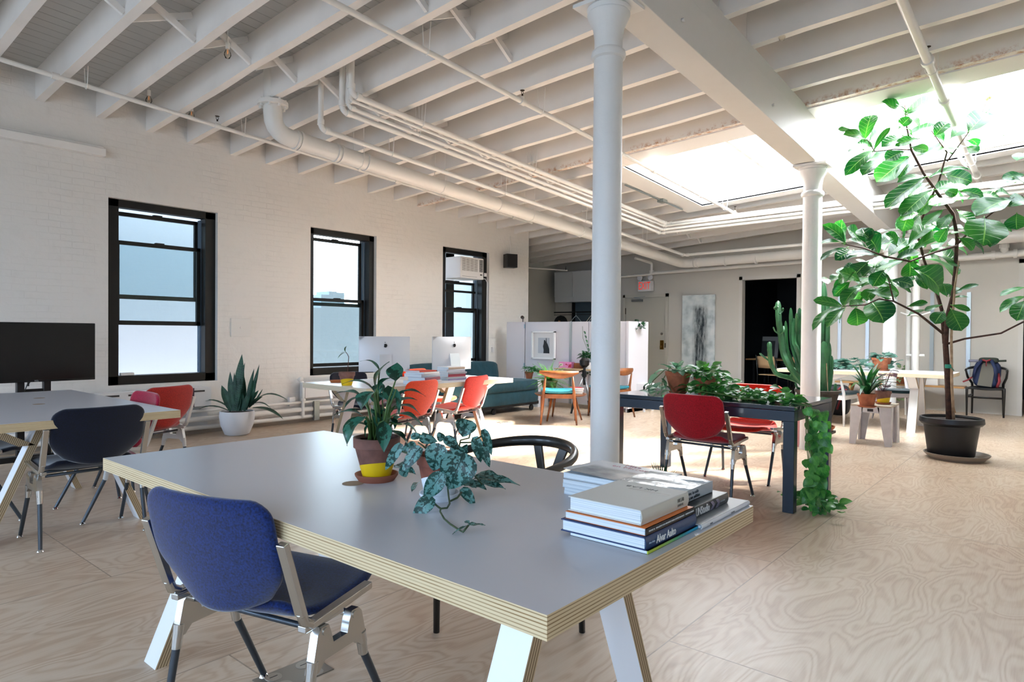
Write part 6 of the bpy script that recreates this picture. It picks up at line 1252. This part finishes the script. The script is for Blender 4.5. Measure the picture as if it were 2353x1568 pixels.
t=thing('framed_picture','black edged picture frame leaning on the alcove side wall, its top just above the partition','picture',(-9.2,11.2,0)); m=MB(); m.box(-.36,.36,0,.03,.9,1.5); m.build('frame',BLACK,t); m=MB(); m.box(-.34,.34,-.004,0,.92,1.47); m.build('artwork',M_('beige artwork','b4a89a',.8),t)
t=thing('framed_picture','dark blue grey picture hanging on the back wall of the alcove behind the hangers','picture',(-8.85,13.1,1.72)); m=MB(); m.box(-.22,.22,-.03,.0,-.55,.35); m.build('artwork',M_('slate artwork','465560',.5),t); m=MB(); m.box(-.12,.12,-.035,-.03,-.5,-.3); m.build('artwork_detail',M_('black artwork patch','1a1c1f',.5),t)
m=MB(); m.tube([V(-9.7,10.9,2.74),V(-8.55,12.0,2.66)],.014,8); o=m.build('sprinkler_pipe',PIPEW,None,label='short thin sprinkler pipe inside the alcove',cat='pipe',group='sprinkler pipes'); sprinkler(o,V(-8.57,11.97,2.67))
# ---- dark room: table, chairs, lamp, frame, cushion
DWD=M_('walnut','5a3b22',.4); t=thing('dining_table','dark table with pale edge seen inside the dark room through the doorway','table',(-4.7,14.9,0)); m=MB(); m.box(-.75,.9,-.45,.45,.70,.73); m.build('tabletop',M_('oak tabletop','b08a62',.35),t)
for sx in (-.6,.75): 
    for sy in (-.35,.35): m=MB(); m.box(sx-.02,sx+.02,sy-.02,sy+.02,0,.7); m.build('leg',BLACK,t)
def cantil(x,y,rz,lab):
    t=thing('tube_chair',lab,'chair',(x,y,0),rz,'chairs in the dark room'); CN=M_('pale cane','c9a67c',.6); m=MB(); m.box(-.2,.2,-.2,.2,.43,.45); m.build('seat',CN,t,bevel=.004); m=MB(); rows=[[V(-.19+.38*k/6,-.22-.03*math.sin(PI*k/6)-.06*j/3,.58+.08*j) for k in range(7)] for j in range(4)]; m.shell(rows,.012); m.build('backrest',CN,t,smooth=True)
    for s in (-1,1): m=MB(); m.tube([V(s*.22,.22,0),V(s*.22,.2,.42),V(s*.22,.2,.64),V(s*.22,-.2,.66),V(s*.2,-.3,.84)],.011,8); m.tube([V(s*.22,-.24,0),V(s*.22,-.2,.44),V(s*.21,-.27,.8)],.011,8); m.build('frame',BLKW,t,smooth=True)
cantil(-4.62,13.75,R(-12),'black tube armed chair with pale seat just inside the dark doorway'); cantil(-4.05,13.9,R(10),'second black tube chair in the dark room, behind the cactus'); cantil(-3.6,14.1,R(10),'third black tube chair deep in the dark room, mostly hidden by the cactus')
q=ony(1722,709,16.5); t=thing('wall_lamp','black wall lamp with a small white globe inside the dark room','lamp',tuple(V(q.x,16.45,q.z))); m=MB(); m.box(-.1,-.02,.0,.05,-.18,.18); m.build('backplate',BLACK,t); m=MB(); m.sph((.05,-.06,.0),.055); m.build('globe',M_('white glass globe','f4f0ea',.3,emit=.25),t,smooth=True)
t=thing('framed_picture','pale picture frame leaning inside the dark room by the door edge','picture',(-5.35,15.6,.62),R(0)); m=MB(); m.boxc((0,0,.25),(.45,.03,.7),Matrix.Rotation(R(-10),3,'X')); m.build('frame',M_('grey frame','8a8f94',.5),t); m=MB(); m.boxc((0,-.02,.25),(.3,.01,.5),Matrix.Rotation(R(-10),3,'X')); m.build('artwork',M_('dark artwork','30353a',.5),t)
m=MB(); pillow(m,(0,0,.12),(.5,.16,.32)); o=thing('cushion','grey cushion on the dark sofa inside the dark room','cushion',(-5.0,16.1,.52)); m.build('cushion_cover',M_('grey cushion','3c4248',.9),o,smooth=True)
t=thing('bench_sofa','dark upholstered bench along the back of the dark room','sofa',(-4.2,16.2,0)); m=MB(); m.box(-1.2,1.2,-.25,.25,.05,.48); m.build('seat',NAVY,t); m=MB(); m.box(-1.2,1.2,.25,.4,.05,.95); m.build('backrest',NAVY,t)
# ---- brick wall fittings
AC=V(-8.17,8.29,2.19); t=thing('air_conditioner','white window air conditioner fitted in the top of the window nearest the far wall','air conditioner',tuple(AC)); ACW=M_('air conditioner plastic','e4e1de',.4)
m=MB(); m.box(-.35,.24,-.29,.29,.0,.37); m.build('casing',ACW,t,bevel=.01)
m=MB()
for c_ in range(4):
    for k in range(15): m.box(.2405,.2425,-.25+.1*c_,-.165+.1*c_,.13+.0145*k,.136+.0145*k)
m.build('grille',M_('grille shadow grey','7b746c',.7),t)
m=MB()
for k in range(12): m.box(.2405,.244,.18,.265,.13+.018*k,.141+.018*k)
m.box(.2405,.242,-.25,.12,.03,.034); m.build('side_vent',M_('black vent','1d1b1a',.6),t)
m=MB(); m.box(.2405,.243,.2,.25,.07,.09); m.build('display',BLACK,t); m=MB(); m.box(.24,.25,.3,.36,.06,.12); m.build('remote_holder',ACW,t)
m=MB(); m.tube([V(.2,.28,.02),V(.22,.36,.02),V(.2,.44,-.05),V(.16,.47,-.4),V(.16,.48,-1.2)],.006,6); m.build('power_cord',ACW,t,smooth=True)
t=thing('wall_speaker','black speaker mounted high on the brick wall near its end','speaker',(-7.99,9.33,2.46),R(-25)); m=MB(); m.box(0,.16,-.11,.11,0,.25); m.build('cabinet',BLACK,t,bevel=.004); m=MB(); m.box(.1605,.163,-.1,.1,.01,.24); m.build('grille',M_('speaker grille','1a1918',.9),t); m=MB(); m.tube([V(.02,0,.25),V(.04,.02,.3),V(-.0,.03,.45),V(-.03,.04,.6)],.005,6); m.build('speaker_cable',ACW,t,smooth=True)
m=MB(); m.box(XL,XL+.03,8.93,8.98,.9,.99); m.build('wall_switch',ACW,None,label='small white switch box on the brick wall beside the last window',cat='switch')
t=thing('access_panel','square white access panel with a small round latch on the brick wall','panel',(XL,4.16,1.29)); m=MB(); m.box(0,.015,-.13,.13,-.115,.115); m.build('plate',M_('panel paint','dedbd6',.4),t,bevel=.002); m=MB(); m.cyl((.015,0,.0),(.022,0,.0),.014,12); m.build('latch',M_('panel paint','dedbd6'),t)
m=MB(); m.box(XL,XL+.09,YB,2.6,3.12,3.20); m.box(XL,XL+.02,YB,2.6,3.2,3.24); m.build('wall_channel',WHITE,None,label='white painted timber channel high on the brick wall at the left edge',cat='channel',bevel=.004)
m=MB(); m.box(XL-.01,XL+.02,YB,10,0,.05); m.build('baseboard_left',M_('grimy plinth','a79c8e',.8,bump=(20,.6,.01)),kind='structure')
RW=M_('radiator enamel','dcdad8',.4)
for k,(a,b) in enumerate([(1.75,3.72),(5.0,6.9)]):
    t=thing('radiator_cover',['white slotted radiator cover under the nearest window','white radiator cover under the middle window behind the computer table'][k],'radiator',(-7.95,(a+b)/2,0)); w=(b-a)/2; m=MB(); m.box(-.05,.05,-w,w,.34,.565); m.build('cover',RW,t,bevel=.006)
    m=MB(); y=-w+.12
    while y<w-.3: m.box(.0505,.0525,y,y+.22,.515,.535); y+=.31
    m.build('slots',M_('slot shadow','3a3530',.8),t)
    if k==0: m=MB(); m.box(.051,.054,.98-.27,.98-.20,.34,.565); m.build('purple_tape',M_('purple tape','3f2a3a',.6),t)
    m=MB(); m.box(-.08,-.05,-w,w,.05,.55); m.build('back_panel',RW,t)
t=thing('heating_pipes','three white heating pipes running low along the brick wall','pipe',(0,0,0))
for z,r_ in ((.285,.018),(.185,.032),(.085,.026)): m=MB(); m.tube([V(-7.93,YB,z),V(-7.93,7.2,z)],r_,12); m.build('pipe_run',PIPEW,t,smooth=True)
for y in (4.97,): m=MB(); m.tube([V(-7.9,y,.09),V(-7.9,y,.55),V(-7.98,y-.03,.60)],.02,10); m.lathe([(.03,0),(.035,.02),(.03,.04)],(-7.9,y,.3),12); m.sph((-7.93,y-.02,.6),.035); m.build('riser',PIPEW,t,auto=40); m=MB(); m.boxc((-7.9,y+.2,.16),(.05,.08,.26)); m.build('bracket',M_('galvanised conduit','8f9795'),t)
m=MB(); m.boxc((-7.96,4.85,.32),(.03,.07,.11)); 
t=thing('wall_outlet','white double electrical outlet low on the brick wall beside the snake plant','outlet',(-7.99,4.85,.30)); m=MB(); m.boxc((0,0,0),(.05,.09,.12),bev=.004); m.build('plate',RW,t)
t=thing('eraser','small white block lying on the sill of the nearest window','eraser',(-8.14,2.87,.731)); m=MB(); m.boxc((0,0,.017),(.05,.14,.032),bev=.006); m.build('block',WHF,t)
# ---- floor outlet plates
def floorbox(q,lab,rz=0,s=.12):
    t=thing('floor_outlet',lab,'floor outlet',(q.x,q.y,0),rz); m=MB(); m.box(-s,s,-s*.6,s*.6,.0,.004); m.build('plate',M_('brushed steel plate','8d857a',.4,.6),t)
    for x in (-.5,.5):
        for y in (-.45,.35): m=MB(); m.lathe([(.0,.0055),(s*.24,.0055),(s*.25,.004)],(x*s,y*s*.8,0),18,capb=False); o=m.build('cap',M_('steel cap','a39b90',.35,.7),t,auto=40); g_=MB(); g_.boxc((x*s,y*s*.8,.0057),(s*.25,.004,.0006)); g_.build('slot',BLACK,o)
q=(onz(668,1548,0)); floorbox(q+V(.02,.0,0),'square metal floor outlet plate under the foreground table, by the blue chair leg',R(88))
floorbox(onz(1157,971,0),'small metal floor outlet plate on the plywood between the sofa and the computer table',R(80),.09)
# ---- bulbs on the ceiling
BG=mat_glass('bulb glass','fbf6ee')
for k,(px,py,off,lab) in enumerate([(342,228,.02,'clear light bulb between the joists, nearest the brick wall'),(523,122,.02,'clear light bulb between joists, high at the upper left'),(1797,80,.02,'clear light bulb right of the girder'),(440,263,.04,'clear light bulb between joists beside the sprinkler pipe')]):
    q=onc(px,py,off); t=thing('light_bulb',lab,'light bulb',tuple(q),0,'bare ceiling bulbs'); zt=zc(q.x,q.y,JD)-q.z; m=MB(); m.cyl((0,0,.035),(0,0,min(.09,zt)),.018,12); m.cyl((0,0,.08),(0,0,zt),.004,6); m.build('socket',PIPEW,t,auto=40); m=MB(); m.lathe([(.001,-.05),(.018,-.046),(.03,-.02),(.028,.0),(.014,.03),(.013,.04)],n=16,capb=False,capt=False); m.build('glass',BG,t,smooth=True); m=MB(); m.tube([V(-.006,0,.03),V(-.008,0,-.01),V(0,0,.02),V(.008,0,-.01),V(.006,0,.03)],.0015,5); m.build('filament',M_('amber filament','d8935a',.4,emit=.4),t)
